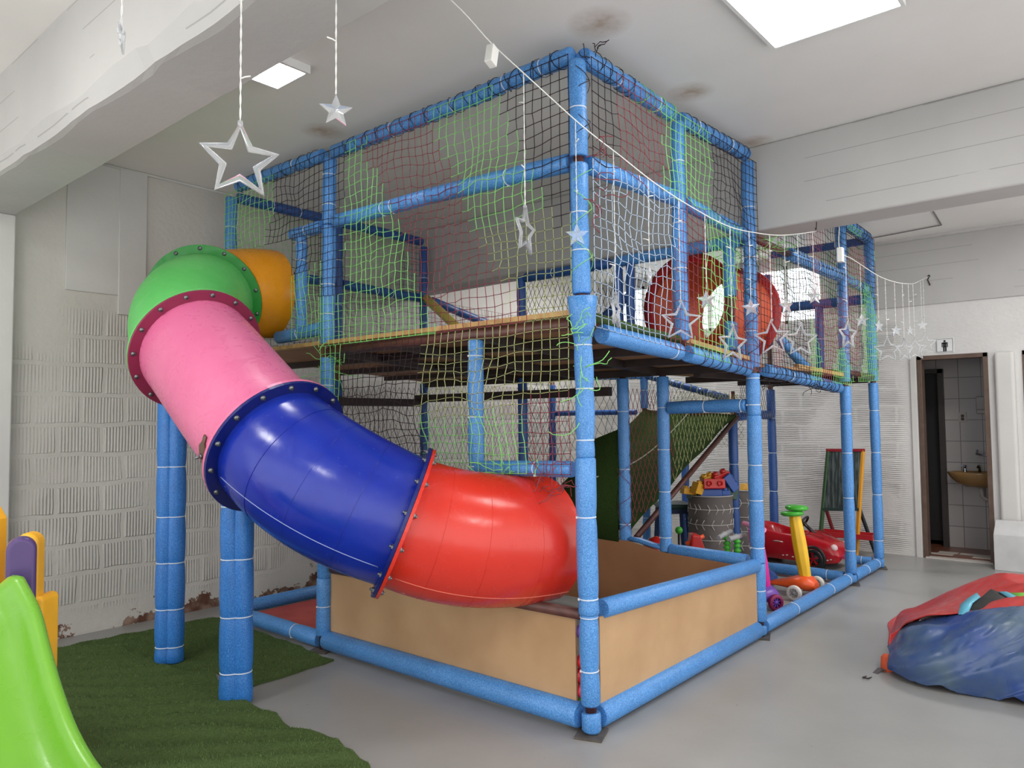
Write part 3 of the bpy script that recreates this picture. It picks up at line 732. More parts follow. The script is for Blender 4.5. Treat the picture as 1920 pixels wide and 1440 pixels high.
mb = MB(); mb.extrude([(2.9, -.01, 1.90), (X2-.05, -.01, 1.875), (X2-.05, .03, 1.875), (2.9, .03, 1.90)], (0, 0, -.03)); mb.build('deck_edge', PLYEDGE, PG)
for a, b in (((.5, .05, 1.93), (.5, Y2, 1.95)), ((1.02, .05, 1.90), (1.02, Y2, 1.92)), ((1.55, .05, 1.87), (1.55, Y2, 1.89)), ((.05, .75, 1.955), (X1, .75, 1.84)), ((.05, 1.45, 1.955), (X1, 1.45, 1.84)), ((.05, 2.1, 1.955), (X1, 2.1, 1.84)), ((X1, .1, 1.835), (X1, Y2, 1.84)), ((X1, .42, 1.81), (X3, .42, 1.85)), ((3.0, .05, 1.82), (3.0, 1.0, 1.82)), ((X2, .05, 1.83), (X2, 1.0, 1.83)), ((X3, .05, 1.85), (X3, 1.0, 1.85))):
    MB().bar(a, b, .05, .055).build('deck_beam', DKSTEEL, PG)
for a, b in (((X1-.1, 1.1, 1.70), (X1-.1, Y2, 1.70)), ((.9, Y2-.06, 1.66), (X1-.1, Y2-.06, 1.66))):
    MB().bar(a, b, .05, .07).build('deck_beam', DKSTEEL, PG)

# --- ball pit boards
mb = MB(); mb.extrude([(.012, .079, .135), (.012, Y1-.03, .10), (.012, Y1-.03, .50), (.012, .079, .525)], (.012, 0, 0)); mb.build('side_board', WOOD, PG)
mb = MB(); mb.extrude([(.085, -.012, .12), (X1-.06, -.012, .10), (X1-.06, -.012, .46), (.085, -.012, .53)], (0, .012, 0)); mb.build('side_board', WOOD, PG)
mb = MB(); mb.extrude([(X1-.048, .05, .06), (X1-.048, Y1, .06), (X1-.048, Y1, .56), (X1-.048, 1.0, .555), (X1-.048, .70, .50), (X1-.048, .05, .47)], (.012, 0, 0)); mb.build('side_board', mat('brown_board', (160, 112, 76), .6, (172, 124, 86), 3), PG)  # inner pit board, browner than the outer ones
mb = MB(); mb.box(((X1)/2, Y1-.012, .29), (X1-.1, .012, .44)); mb.build('side_board', WOOD, PG)

# --- turf ramp up to the second tower
mb = MB(); P = []
for i in range(25):
    s = i/24; x = X1+.02+(X2-X1-.04)*s; z = .585+.445*(x-1.96)+.02*math.sin(PI*s)
    P.append([V((x, 1.02+1.03*j/12, z+.06*s*j/12+.012*math.sin(j*1.3+i*.7)-.03*math.sin(PI*j/12))) for j in range(13)])
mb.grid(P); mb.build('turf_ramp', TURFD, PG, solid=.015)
pipe(on(1193, 1008, 'y', 1.0), on(1382, 782, 'y', 1.03), .024)
pipe((X2, 1.03, 1.50), (X2, Y1, 1.56), .024)
mb = MB()
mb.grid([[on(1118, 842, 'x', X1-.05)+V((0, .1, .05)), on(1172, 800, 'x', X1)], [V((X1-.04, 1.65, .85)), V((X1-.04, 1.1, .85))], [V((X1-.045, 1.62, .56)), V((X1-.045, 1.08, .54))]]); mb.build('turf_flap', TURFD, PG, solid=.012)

# --- crawl tube between the towers
mb = MB(); c0 = V((2.12, .53, 2.335)); c1 = V((2.80, .46, 2.31)); ax = (c1-c0).normalized(); LT = (c1-c0).length
mb.lathe([(.335, 0), (.335, LT)], c0, ax, 40); mb.lathe([(.32, LT), (.32, .0)], c0, ax, 40)
ct = mb.build('crawl_tube', tube_mat('orange_red_tube_plastic', (206, 92, 58), .35), PG)
for c in (c0, c1):
    mb = MB(); mb.lathe([(.318, -.012), (.39, -.012), (.39, .022), (.336, .03), (.318, .03), (.318, -.012)], c, ax, 44); mb.build('flange', T_REDD, ct)
mb = MB(); mb.lathe([(.323, .03), (.323, LT*.62)], c0, ax, 40)
mb.build('inner_liner', T_REDD, ct)

# ------------------------------------------------------------------ nets
def vn(p, s=1.): return noise.noise(V(p)*s)
def net(P00, P10, P11, P01, colfn, cell=.05, r=.0023, seed=0, sag=.012, bow=0., bowdir=(0, 0, 0), diamond=False, name='safety_net', drop=None, wob=.3):
    P00, P10, P11, P01 = V(P00), V(P10), V(P11), V(P01)
    w = max((P10-P00).length, (P11-P01).length); h = max((P01-P00).length, (P11-P10).length)
    nx, ny = max(2, round(w/cell)), max(2, round(h/cell))
    nrm = (P10-P00).cross(P01-P00).normalized(); ex = (P10-P00).normalized(); ey = (P01-P00).normalized()
    def node(i, j):
        s, t = i/nx, j/ny
        if diamond: s = (i+(.5 if j % 2 else 0))/nx
        p = (P00*(1-s)+P10*s)*(1-t)+(P01*(1-s)+P11*s)*t
        q = V((i*.21, j*.21, seed*7.3)); q2 = V((i*.9, j*.9, seed*3.1))
        e = min(1, 4*min(s, 1-s)+.1)*min(1, 4*min(t, 1-t)+.1)
        p += ex*(vn(q)*cell*.9+vn(q2)*cell*wob)*e + ey*((vn(q+V((9, 3, 1)))*cell*.9+vn(q2+V((5, 7, 2)))*cell*wob)*e - sag*math.sin(PI*s)*math.sin(PI*t)*2)
        p += nrm*(vn(q*.5+V((2, 8, 4)))*.03*e) + V(bowdir)*bow*math.sin(PI*s)*math.sin(PI*t)
        return p
    G = [[node(i, j) for j in range(ny+1)] for i in range(nx+1)]
    mb = MB()
    def strand(a, b, mi):
        d = b-a
        if d.length < 1e-5: return
        x = d.orthogonal().normalized(); y = d.normalized().cross(x)
        o = len(mb.v)
        for p in (a, b):
            for k in range(3):
                an = 2*PI*k/3; mb.v.append(tuple(p+(x*math.cos(an)+y*math.sin(an))*r))
        for k in range(3):
            k2 = (k+1) % 3; mb.f.append([o+k, o+k2, o+3+k2, o+3+k]); mb.m.append(mi); mb.sm.append(True)
    def knot(p, mi):
        o = len(mb.v); q = r*1.9
        for d in ((q, 0, 0), (-q, 0, 0), (0, q, 0), (0, -q, 0), (0, 0, q), (0, 0, -q)): mb.v.append((p.x+d[0], p.y+d[1], p.z+d[2]))
        for f in ((0, 2, 4), (2, 1, 4), (1, 3, 4), (3, 0, 4), (2, 0, 5), (1, 2, 5), (3, 1, 5), (0, 3, 5)): mb.f.append([o+i for i in f]); mb.m.append(mi); mb.sm.append(True)
    for i in range(nx+1):
        for j in range(ny+1):
            a = G[i][j]; c = colfn(a, i, j)
            if c is None or (drop and drop(a)): continue
            knot(a, 1 if c in (2, 3, 4) else c)
            if diamond:
                if j < ny:
                    ii = (i, i+1) if j % 2 else (i-1, i)
                    for k in ii:
                        if 0 <= k <= nx and not (drop and drop(G[k][j+1])): strand(a, G[k][j+1], c)
            else:
                if i < nx and not (drop and drop(G[i+1][j])): strand(a, G[i+1][j], c)
                if j < ny and not (drop and drop(G[i][j+1])): strand(a, G[i][j+1], c)
    return mb.build(name, NETM, PG)
G_, D_, R_, W_, O_, K_ = range(6)
OFF = .052
def c_left(p, i, j):
    s = p.y+.55*(3.0-p.z)+.03*((i+j) % 3)
    if p.z > 1.95:
        if p.y > 1.80: return D_ if (p.z > 2.9) else (G_ if p.z < 2.3 else D_)
        if s > 1.52: return G_
        if s > .92: return R_
        if s > .40: return G_ if p.z > 2.5 else O_
        return D_
    if p.y > 1.05: return D_ if p.y < 1.8 else G_
    if p.y > .30: return O_ if p.z > 1.5 else G_
    return R_ if p.z < 1.6 else O_
net((-OFF, .03, 1.98), (-OFF, Y1+.02, 1.98), (-OFF, Y1+.02, 3.27), (-OFF, .03, 3.27), c_left, .055, seed=1)
net((-OFF, .05, 1.22), (-OFF, Y1, 1.18), (-OFF, Y1, 1.98), (-OFF, .05, 1.98), c_left, .055, seed=2, bow=.05, bowdir=(-1, 0, 0), drop=lambda p: p.z < .62+.47*p.y)
net((-OFF, Y1, 2.05), (-OFF, 2.40, 2.05), (-OFF, 2.40, 2.78), (-OFF, Y1, 2.78), lambda p, i, j: G_ if p.z < 2.5 else D_, .055, seed=3)
net((-OFF, Y1+.02, 2.75), (-OFF, Y2, 2.78), (-OFF, Y2, 3.25), (-OFF, Y1+.02, 3.27), lambda p, i, j: (G_ if p.y > 2.62 else D_) if p.z > 2.9 or p.y > 2.7 else D_, .055, seed=4)
def c_right(p, i, j):
    k = .02*((i+j) % 3)
    if p.z > 2.74:
        return D_ if p.x < .22+k else R_ if p.x < .74-k else G_ if p.x < 1.32 else D_
    x = p.x+.25*(2.7-p.z)
    return W_ if x < .92 else R_ if x < 1.25 else G_ if x < 1.78 else R_ if p.z < 2.2 else D_
net((.03, -OFF, 1.93), (XM, -OFF, 1.87), (XM, -OFF, 3.26), (.03, -OFF, 3.26), c_right, .057, seed=5, wob=.4)
net((XM, -OFF, 1.87), (X1+.02, -OFF, 1.80), (X1+.02, -OFF, 3.26), (XM, -OFF, 3.26), c_right, .057, seed=6, wob=.4)
def c_far(p, i, j):
    n = vn(p*1.6+V((3, 3, 3)))
    if p.x > X2: return G_ if n > .05 else R_ if n < -.2 else D_
    return G_ if (p.z < 2.25 and p.x > 3.0 and n > -.1) else K_ if n > -.1 else R_
net((X1+.04, -OFF, 1.80), (X2, -OFF, 1.77), (X2, -OFF, 2.76), (X1+.04, -OFF, 2.70), c_far, .055, seed=7)
net((2.42, -OFF, 2.75), (X2, -OFF, 2.75), (X2, -OFF, 3.25), (2.42, -OFF, 3.25), c_far, .055, seed=17)
net((X2, -OFF, 1.80), (X3, -OFF, 1.84), (X3, -OFF, 3.25), (X2, -OFF, 3.25), c_far, .055, seed=8)
net((X3+.04, .0, 1.86), (X3+.04, 1.0, 1.86), (X3+.04, 1.0, 3.25), (X3+.04, .0, 3.25), lambda p, i, j: G_ if vn(p*2) > -.1 else R_, .055, seed=9)
net((X1+.1, .98, 1.9), (X3, 1.0, 1.9), (X3, 1.0, 2.7), (X1+.1, .98, 2.7), lambda p, i, j: K_ if vn(p*2) > -.05 else O_, .055, seed=10)
net((.05, Y2+.05, 2.0), (X1, Y2+.05, 2.0), (X1, Y2+.05, 3.25), (.05, Y2+.05, 3.25), lambda p, i, j: D_ if vn(p*1.5) < .1 else G_, .055, seed=11, r=.0018)
net((X1+.05, Y2, 1.9), (X2, Y2, 1.9), (X2, Y2, 2.65), (X1+.05, Y2, 2.68), lambda p, i, j: D_ if vn(p*1.5) < .1 else R_, .055, seed=12, r=.0018)
net((X1+.04, 1.1, 1.95), (X1+.04, Y1, 1.95), (X1+.04, Y1, 2.7), (X1+.04, 1.1, 2.7), lambda p, i, j: K_ if vn(p*2) < .15 else O_, .05, seed=13, diamond=True)
# lower cage
net((X1+.04, 1.07, .55), (X1+.04, Y1, .55), (X1+.04, Y1, 1.85), (X1+.04, 1.07, 1.85), lambda p, i, j: K_, .062, seed=14, diamond=True, r=.0018)
net((X1+.05, Y2-.05, .6), (X2, Y2-.05, .6), (X2, Y2-.05, 1.85), (X1+.05, Y2-.05, 1.85), lambda p, i, j: D_ if vn(p*2) < .1 else R_, .06, seed=15, diamond=True, r=.0018)
net((.4, Y2-.05, .5), (X1, Y2-.05, .5), (X1, Y2-.05, 1.8), (.4, Y2-.05, 1.8), lambda p, i, j: D_, .06, seed=16, diamond=True, r=.0018)
net((X1, 1.0, .56), (X2, 1.02, .56), (X2, 1.02, 1.72), (X1, 1.0, 1.72), lambda p, i, j: O_ if p.x > 2.75 else R_, .066, seed=18, diamond=True, r=.0022, drop=lambda p: p.z < .60+.445*(p.x-1.96))
net((X2+.03, Y1, 1.2), (X2+.03, 1.0, 1.2), (X2+.03, 1.0, 1.70), (X2+.03, Y1, 1.95), lambda p, i, j: K_ if p.z > 1.3 else O_, .055, seed=19, diamond=True, r=.0018)
net((X3, 1.0, 1.45), (X2+.05, 1.0, 1.5), (X2+.05, 1.0, 1.85), (X3, 1.0, 1.85), lambda p, i, j: K_, .05, seed=20, diamond=True, r=.0018)

# net lacing round the padded rails
def lacing(a, b, R, pitch, mi, seed=0, name='net_lacing'):
    a, b = V(a), V(b); d = b-a; l = d.length; d.normalize(); x = d.orthogonal().normalized(); y = d.cross(x)
    mb = MB(); rnd = random.Random(seed)
    for s in (1, -1):
        pitch *= 1.35; n = int(l/pitch*14); pts = []
        for i in range(n+1):
            t = i/14; an = s*2*PI*t+.5*math.sin(t*2.1+seed)
            pts.append(a+d*(l*i/n)+(x*math.cos(an)+y*math.sin(an))*(R+.003))
        mb.tube(pts, .0019, 4, caps=False)
    return mb.build(name, NETM[mi], PG)
lacing(XX0(1060, 109), XX0(830, 207), .046, .075, K_, 1); lacing(XX0(820, 210), XX0(640, 281), .046, .08, D_, 2); lacing(XX0(600, 293), XX0(450, 349), .045, .085, K_, 3)
lacing(Y0(1105, 112), Y0(1190, 170), .047, .075, K_, 4); lacing(Y0(1190, 170), Y0(1258, 214), .047, .08, G_, 5); lacing(Y0(1280, 226), Y0(1395, 288), .046, .07, D_, 6)
lacing((2.8, 0, 2.745), (X2-.05, 0, 2.75), .051, .065, W_, 7); lacing((X2+.04, 0, 2.75), (X3-.05, 0, 2.735), .047, .07, G_, 8); lacing((X2+.05, 0, 3.28), (X3-.05, 0, 3.26), .053, .06, K_, 9)
lacing(Y0(1440, 695), Y0(1565, 725), .049, .075, D_, 10); lacing(Y0(1300, 666), Y0(1395, 689), .051, .09, D_, 11)
lacing((X1, 0, 1.85), (X1, 0, 2.7), .050, .16, K_, 12); lacing((0, 0, 2.15), (0, 0, 2.70), .050, .15, G_, 13); lacing((0, 0, 2.8), (0, 0, 3.2), .048, .14, D_, 14)
lacing((X2, 0, 1.85), (X2, 0, 2.7), .05, .14, R_, 15); lacing((X3, 0, 1.85), (X3, 0, 2.7), .048, .13, G_, 16)
lacing((X1, 1.05, .55), (X1, 1.05, 1.25), .050, .16, R_, 17); lacing((X2, 1.14, 1.69), (X2, Y1, 1.96), .038, .06, O_, 18)
lacing((X1+.1, Y1, 1.87), (X2-.1, Y1, 1.95), .038, .07, K_, 19)
# bunched netting and knots tied at the corner post
def bunch(c, n, L_, mi, seed, spread=(1, 1, 1), r=.0022):
    rnd = random.Random(seed); mb = MB(); c = V(c)
    for k in range(n):
        p = c+V((rnd.uniform(-1, 1)*spread[0], rnd.uniform(-1, 1)*spread[1], rnd.uniform(-1, 1)*spread[2]))*L_*.5; d = V((rnd.uniform(-1, 1)*spread[0], rnd.uniform(-1, 1)*spread[1], rnd.uniform(-1, 1)*spread[2])).normalized(); pts = [p]
        for q in range(7):
            d = (d+V((rnd.uniform(-.6, .6), rnd.uniform(-.6, .6), rnd.uniform(-.6, .6)))).normalized(); pts.append(pts[-1]+d*L_*.13)
        mb.tube(pts, r, 4)
    return mb.build('net_bunch', NETM[mi], PG)
bunch((-.055, -.05, 1.95), 9, .12, G_, 1); bunch((-.05, -.04, 1.75), 8, .16, G_, 2, (.4, .4, 1.6)); bunch((-.05, -.02, 1.52), 5, .2, G_, 3, (.3, .3, 2))
bunch((-.055, .16, 1.17), 18, .17, R_, 4, (.2, 1., .5)); bunch((-.06, .42, 1.235), 14, .2, G_, 5, (.4, 1., .3))
bunch((.05, -.06, 2.78), 8, .1, R_, 6); bunch((.05, -.06, 2.55), 9, .16, R_, 7, (.5, .3, 1.3)); bunch((.03, -.06, 3.28), 8, .1, D_, 8)
bunch((2.25, .1, 2.74), 40, .3, G_, 9, (1.2, .6, .35)); bunch((0, 2.03, 1.88), 14, .2, G_, 10, (.4, 1, 1))
bunch((2.2, -.05, 1.72), 0 or 10, .12, K_, 11, (2.2, .3, .3)); bunch((3.3, -.05, 1.72), 14, .14, K_, 12, (4, .3, .4))
# slack rope across the lower cage
mb = MB(); a, b = on(1116, 895, 'x', 1.95), on(1290, 775, 'y', .98); mb.tube([a+(b-a)*t+V((0, 0, -.10*math.sin(PI*t))) for t in [i/12 for i in range(13)]], .005, 6); mb.build('slack_rope', mat('pale_rope', (176, 172, 158), .8), PG)

# ------------------------------------------------------------------ spiral tube slide
TS = thing('tube_slide', (-.8, 2.1, 0), 'enclosed tube slide in yellow, green, pink, blue and red sections', 'slide')
RT = .325
A0, Tg0 = V((.06, 2.84, 2.43)), V((-1, 0, 0))
A1, Tg1 = deep(382, 566, 5.05), V((-.66, -.72, -.22))
A2, Tg2 = V((-.825, 2.19, 1.915)), V((-.03, -.86, -.50))
A3, Tg3 = V((-.845, 1.30, 1.36)), V((.06, -.84, -.52))
A4, Tg4 = deep(757, 978, 3.66), V((.74, -.66, -.40))
A5, Tg5 = V((.16, .40, .865)), V((1, -.20, .0))
def herm(a, ta, b, tb, n, k=1.):
    l = (b-a).length*k; ta, tb = ta.normalized()*l, tb.normalized()*l; o = []
    for i in range(n+1):
        t = i/n; o.append(a*(2*t**3-3*t*t+1)+ta*(t**3-2*t*t+t)+b*(-2*t**3+3*t*t)+tb*(t**3-t*t))
    return o
def section(nm, a, ta, b, tb, m, n, k=1.15, belly=0., faceted=0):
    pts = herm(a, ta, b, tb, n, k)
    mb = MB(); rr = [RT+belly*math.sin(PI*i/n) for i in range(n+1)]
    mb.tube(pts, rr, 56, caps=False)
    mb.tube(pts[::-1], [x-.014 for x in rr[::-1]], 40, caps=False)
    o = mb.build(nm, m, TS); tag(o, '%s section of the tube' % nm.split('_')[0]); return o, pts
sy, py = section('yellow_section', A0, Tg0, A1, Tg1, T_YEL, 14)
sg, pg_ = section('green_section', A1, Tg1, A2, Tg2, T_GRN, 22, 1.2)
spk, pp_ = section('pink_section', A2, Tg2, A3, Tg3, T_PNK, 14, 1.)
sb, pb_ = section('blue_section', A3, Tg3, A4, Tg4, T_BLU, 22, 1.15, .012)
sr, pr_ = section('red_section', A4, Tg4, A5, Tg5, T_RED, 20, 1.1, .008)
def flange(parent, c, d, m, side, R=.383, th=.016):
    d = d.normalized(); c = c+d*side
    mb = MB(); mb.lathe([(RT-.01, -th/2), (R, -th/2), (R, th/2), (RT-.01, th/2), (RT-.01, -th/2)], c, d, 64, smooth=False)
    return mb.build('flange', m, parent)
def bolts(parent, c, d, side, n=14, R=.358, ph=.1):
    d = d.normalized(); x = d.orthogonal().normalized(); y = d.cross(x)
    for i in range(n):
        a = 2*PI*i/n+ph; p = c+(x*math.cos(a)+y*math.sin(a))*R
        if (CAM-p).dot((x*math.cos(a)+y*math.sin(a))) < -.8: continue
        mb = MB(); mb.lathe([(.006, -.034), (.006, .034)], p, d, 8); mb.lathe([(.013, -.024), (.013, -.016), (.013, -.016)], p, d, 6, smooth=False)
        mb.lathe([(.0, .028), (.010, .028), (.014, .020), (.014, .015), (0, .015)], p, d, 12)
        mb.build('bolt', BOLT, parent)
flange(sy, A1, Tg1, T_YEL, -.009); flange(sg, A1, Tg1, T_GRND, .009); bolts(sg, A1, Tg1, 1, 14)
flange(sg, A2, Tg2, T_GRN, -.009); flange(spk, A2, Tg2, T_PNKD, .009); bolts(spk, A2, Tg2, 1, 15)
flange(spk, A3, Tg3, T_PNK, -.009); flange(sb, A3, Tg3, T_BLUD, .009); bolts(sb, A3, Tg3, 1, 15, ph=.25)
flange(sb, A4, Tg4, T_BLUD, -.009); flange(sr, A4, Tg4, T_RED, .009); bolts(sb, A4, Tg4, 1, 14)
# mould seams: pale scratched lines round and along the sections
def seam_round(parent, pts, i, m, a0=0, a1=2*PI, r=.0016, R=RT):
    d = (pts[i+1]-pts[i-1]).normalized(); x = d.orthogonal().normalized(); y = d.cross(x)
    n = 60; mb = MB(); mb.tube([pts[i]+(x*math.cos(a0+(a1-a0)*k/n)+y*math.sin(a0+(a1-a0)*k/n))*R for k in range(n+1)], r, 4); mb.build('mould_seam', m, parent)
for i, b in ((5, .009), (10, .012), (16, .010)): seam_round(sb, pb_, i, T_BLU, r=.0014, R=RT+b)
for i, b in ((4, .005), (9, .008), (15, .006)): seam_round(sr, pr_, i, T_RED, r=.0014, R=RT+b)
seam_round(sy, py, 6, T_YEL, r=.002)
def seam_along(parent, pts, vec, m, n0, n1, bel, r=.002):
    mb = MB(); q = []
    n = len(pts)-1
    for i in range(n0, n1+1):
        d = (pts[min(i+1, n)]-pts[max(i-1, 0)]).normalized(); v = V(vec); v = (v-d*v.dot(d)).normalized(); q.append(pts[i]+v*(RT+bel*math.sin(PI*i/n)+.0006))
    mb.tube(q, r, 4); mb.build('mould_seam', m, parent)
seam_along(sb, pb_, (-.55, -.55, -.62), SEAM, 1, 21, .012); seam_along(sr, pr_, (-.35, -.55, -.70), SEAMR, 1, 20, .008)
# legs: doubled foam sleeves
def leg(x, y, z1, ties):
    o = MB().tube([V((x, y, 0)), V((x, y, z1))], .03, 12).build('leg', STEEL, TS)
    foam((x-.028*.77, y+.028*.65, .012), (x-.028*.77, y+.028*.65, z1), .058, ties, FOAMB, 'foam_sleeve', o, jitter=False, tie_obj=False)
    foam((x+.028*.77, y-.028*.65, .012), (x+.028*.77, y-.028*.65, z1), .058, ties, FOAMB, 'foam_sleeve', o, jitter=False, tie_obj=False)
    return o
FOAMB = foam_mat('saturated_blue_foam', (30, 100, 180), (62, 136, 212))
leg(-.775, 2.60, 1.78, [.055, .185, .345, .505, .68]); leg(-.855, 1.665, 1.22, [.13, .37, .62, .85])
# steel strap under the pink section
mb = MB(); d = (A3-A2).normalized(); c = A3-d*.10; x = V((-.62, -.62, -.30)); x = (x-d*x.dot(d)).normalized(); y = d.cross(x); P = []
for i in range(15):
    a = .10+1.5*i/14; w = .035 if 1 < i < 13 else .012
    P.append([c+(x*math.cos(a)+y*math.sin(a))*(RT+.012)+d*k*w for k in (-1, 0, 1)])
mb.grid(P); st = mb.build('support_strap', BRASSW, TS, solid=.008)
for a in (.45, 1.25):
    mb = MB(); e = (x*math.cos(a)+y*math.sin(a)); mb.tube([c+e*(RT+.01), c+e*(RT+.05)], .006, 8); mb.tube([c+e*(RT+.014), c+e*(RT+.026)], .014, 6); mb.build('bolt', BOLT, st)

# ------------------------------------------------------------------ floor coverings
def turf_sheet(name, poly, label, z=.012, cell=.03, seed=1, amp=.012, blades=0, m=None):
    import mathutils.geometry as mg
    xs = [p[0] for p in poly]; ys = [p[1] for p in poly]
    def inside(x, y):
        c = False; n = len(poly)
        for i in range(n):
            x1, y1 = poly[i]; x2, y2 = poly[i-1]
            if (y1 > y) != (y2 > y) and x < (x2-x1)*(y-y1)/(y2-y1)+x1: c = not c
        return c
    hz = lambda x, y: z+amp*(.6*noise.noise(V((x*2.2+y*3.2, y*1.5-x*1.2, seed)))+.6*math.sin((x*.75+y*.8)*34+5*noise.noise(V((x*1.5, y*1.5, seed+3)))))*.8+amp*1.1
    # clip a grid to the outline: snap border verts by triangulating with constrained polygon
    pts = []; n = len(poly); edges = []
    for i in range(n):
        a, b = V(poly[i]), V(poly[(i+1) % n]); k = max(1, int((b-a).length/.06))
        for j in range(k):
            q = a+(b-a)*j/k; w = noise.noise(V((q.x*9, q.y*9, seed)))*.012
            pts.append(V((q.x+w, q.y+w)))
    nb = len(pts); edges = [(i, (i+1) % nb) for i in range(nb)]
    x = min(xs)
    while x < max(xs):
        y = min(ys)
        while y < max(ys):
            if inside(x, y): pts.append(V((x+random.uniform(-.006, .006), y+random.uniform(-.006, .006))))
            y += cell
        x += cell
    r = mg.delaunay_2d_cdt(pts, edges, [list(range(nb))], 1, 1e-4)
    mb = MB(); vs = []
    for i, p in enumerate(r[0]): vs.append(V((p.x, p.y, hz(p.x, p.y))))
    mb.add(vs, [tuple(f) for f in r[2]], 0, True)
    edge = {}
    for f in r[2]:
        for k in range(len(f)):
            e = (f[k], f[(k+1) % len(f)]); edge[e] = 1
    for a, b in edge:
        if (b, a) not in edge: mb.add([vs[a], vs[b], V((vs[b].x, vs[b].y, .001)), V((vs[a].x, vs[a].y, .001))], [(0, 3, 2, 1)], 0, False)
    rnd = random.Random(seed)
    for _ in range(blades):
        bx, by = rnd.uniform(min(xs), max(xs)), rnd.uniform(min(ys), max(ys))
        if not inside(bx, by): continue
        a = rnd.uniform(0, 2*PI); w = .0016; h = rnd.uniform(.006, .012); lx, ly = rnd.uniform(-.006, .006), rnd.uniform(-.006, .006); bz = hz(bx, by)-.001
        mb.add([(bx-w*math.cos(a), by-w*math.sin(a), bz), (bx+w*math.cos(a), by+w*math.sin(a), bz), (bx+lx, by+ly, bz+h)], [(0, 1, 2)], 1, False)
    c = (sum(xs)/n, sum(ys)/n, 0)
    return single(mb, name, [m or TURF, TURF2], c, label, 'artificial grass')
TURF2 = mat('turf_blade', (78, 102, 56), .8, (106, 130, 76), 40, spec=.2)
fl = lambda u, v: tuple(on(u, v, 'z', 0)[:2])
turf_sheet('turf_mat', [(-1.6, 3.36), fl(150, 1208), fl(300, 1180), fl(398, 1160), fl(424, 1166), (-.06, 3.05), (-.07, 2.3), fl(604, 1234), fl(626, 1240), fl(470, 1290), fl(400, 1262), fl(316, 1255), fl(220, 1218), (-1.5, 3.0)],
           'dark green artificial grass mat by the wall under the slide legs', seed=2, z=.004, amp=.008, blades=26000)
turf_sheet('turf_mat', [(-1.75, 3.30), fl(140, 1216), fl(225, 1222), fl(320, 1262), fl(400, 1270), fl(436, 1318), fl(505, 1345), fl(545, 1372), fl(620, 1394), fl(690, 1442), (-1.02, .30), (-1.7, .25), (-2.1, .9), (-2.25, 2.6)],
           'rumpled green artificial grass mat in front, beside the green toddler slide', seed=5, z=.010, amp=.020, blades=42000)
mb = MB(); mb.box((.50, (Y1+Y2)/2, .012), (.86, Y2-Y1-.14, .024)); single(mb, 'floor_mat', REDMAT, (.5, 2.69, 0), 'red padded floor mat inside the frame by the brick wall', 'mat', bevel=.006)

# ------------------------------------------------------------------ ball pit balls at the near corner
BC = {'purple': (104, 72, 160), 'orange': (238, 150, 40), 'red': (206, 36, 40), 'crimson': (214, 60, 76), 'green': (110, 150, 50), 'yellow': (232, 190, 50)}
BMAT = {k: mat(k+'_ball', v, .3) for k, v in BC.items()}
rb = .037
balls = [('red', (.062, .062, .037), 'lowest red'), ('green', (.058, .095, .100), 'lime green'), ('crimson', (.062, .075, .172), 'crimson'), ('red', (.060, .092, .240), 'upper red'), ('red', (.062, .070, .312), 'topmost red'), ('orange', (.064, .050, .385), 'orange'), ('purple', (.060, .070, .455), 'purple'),
         ('yellow', (.105, .115, .037), 'yellow'), ('purple', (.115, .16, .10), 'lower purple')]
for cn, p, d in balls:
    mb = MB(); mb.ball(p, rb, 20)
    single(mb, 'pit_ball', BMAT[cn], (p[0], p[1], p[2]-rb), '%s plastic ball in the gap beside the front corner post' % d, 'ball', 'ball pit balls')

# ------------------------------------------------------------------ toys under the far part of the frame
RED = mat('red_toy_plastic', (190, 38, 34), .3); REDC = mat('toy_car_red', (176, 18, 34), .25, (164, 14, 28), 4, coat=.3); YEL = mat('yellow_toy_plastic', (232, 186, 30), .35)
ORG = mat('orange_toy_plastic', (232, 92, 40), .35); GRN = mat('green_toy_plastic', (66, 168, 52), .3); BLU = mat('blue_toy_plastic', (34, 76, 150), .35); PUR = mat('purple_toy_plastic', (112, 72, 170), .35)
MAG = mat('magenta_toy_plastic', (214, 44, 150), .35); PNK = mat('pink_grip', (240, 148, 186), .4); GRY = mat('grey_grip', (150, 152, 154), .4); WHT = mat('white_plastic', (214, 212, 206), .4); BLACK = mat('black_plastic', (24, 24, 26), .4)
DGRN = mat('dark_green_plastic', (30, 66, 56), .4); TAN = mat('mustard_toy_plastic', (214, 160, 44), .35)

def bin_(u, d, R, ztop, label):
    c = deep(u, 1000, d); x, y = c.x, c.y
    t = thing('storage_bin', (x, y, 0), label, 'storage bin', 'grey arrow patterned bins')
    GB = mat('grey_bin_fabric', (92, 86, 84), .7, (100, 94, 92), 5)
    mb = MB(); mb.lathe([(0, .004), (R*.97, .004), (R, .02), (R, ztop), (R-.012, ztop), (R-.012, .03), (0, .03)], (x, y, 0), n=48); mb.build('bin_body', GB, t)
    mb = MB(); mb.ring((x, y, ztop), (0, 0, 1), R, .006, 40); mb.build('rim', mat('bin_rim', (170, 168, 166), .5), t)
    mb = MB(); a0 = math.atan2(CAM.y-y, CAM.x-x)
    P = lambda a, z: V((x+(R+.002)*math.cos(a), y+(R+.002)*math.sin(a), z))
    for q, z in enumerate([ztop-.12, ztop-.26, ztop-.40, ztop-.54, ztop-.68]):
        if z < .06: continue
        mb.tube([P(a0-1.9+3.8*i/40, z) for i in range(41)], .0028, 4)
        rnd = random.Random(q+int(u))
        for k in range(11):
            a = a0-1.8+3.6*k/10+rnd.uniform(-.1, .1); s = 1 if q % 2 else -1
            for m_ in (1, -1):
                if rnd.random() < .8: mb.tube([P(a, z), P(a+s*.12, z+m_*.045)], .0028, 4)
    mb.build('arrow_pattern', WHT, t)
    return x, y
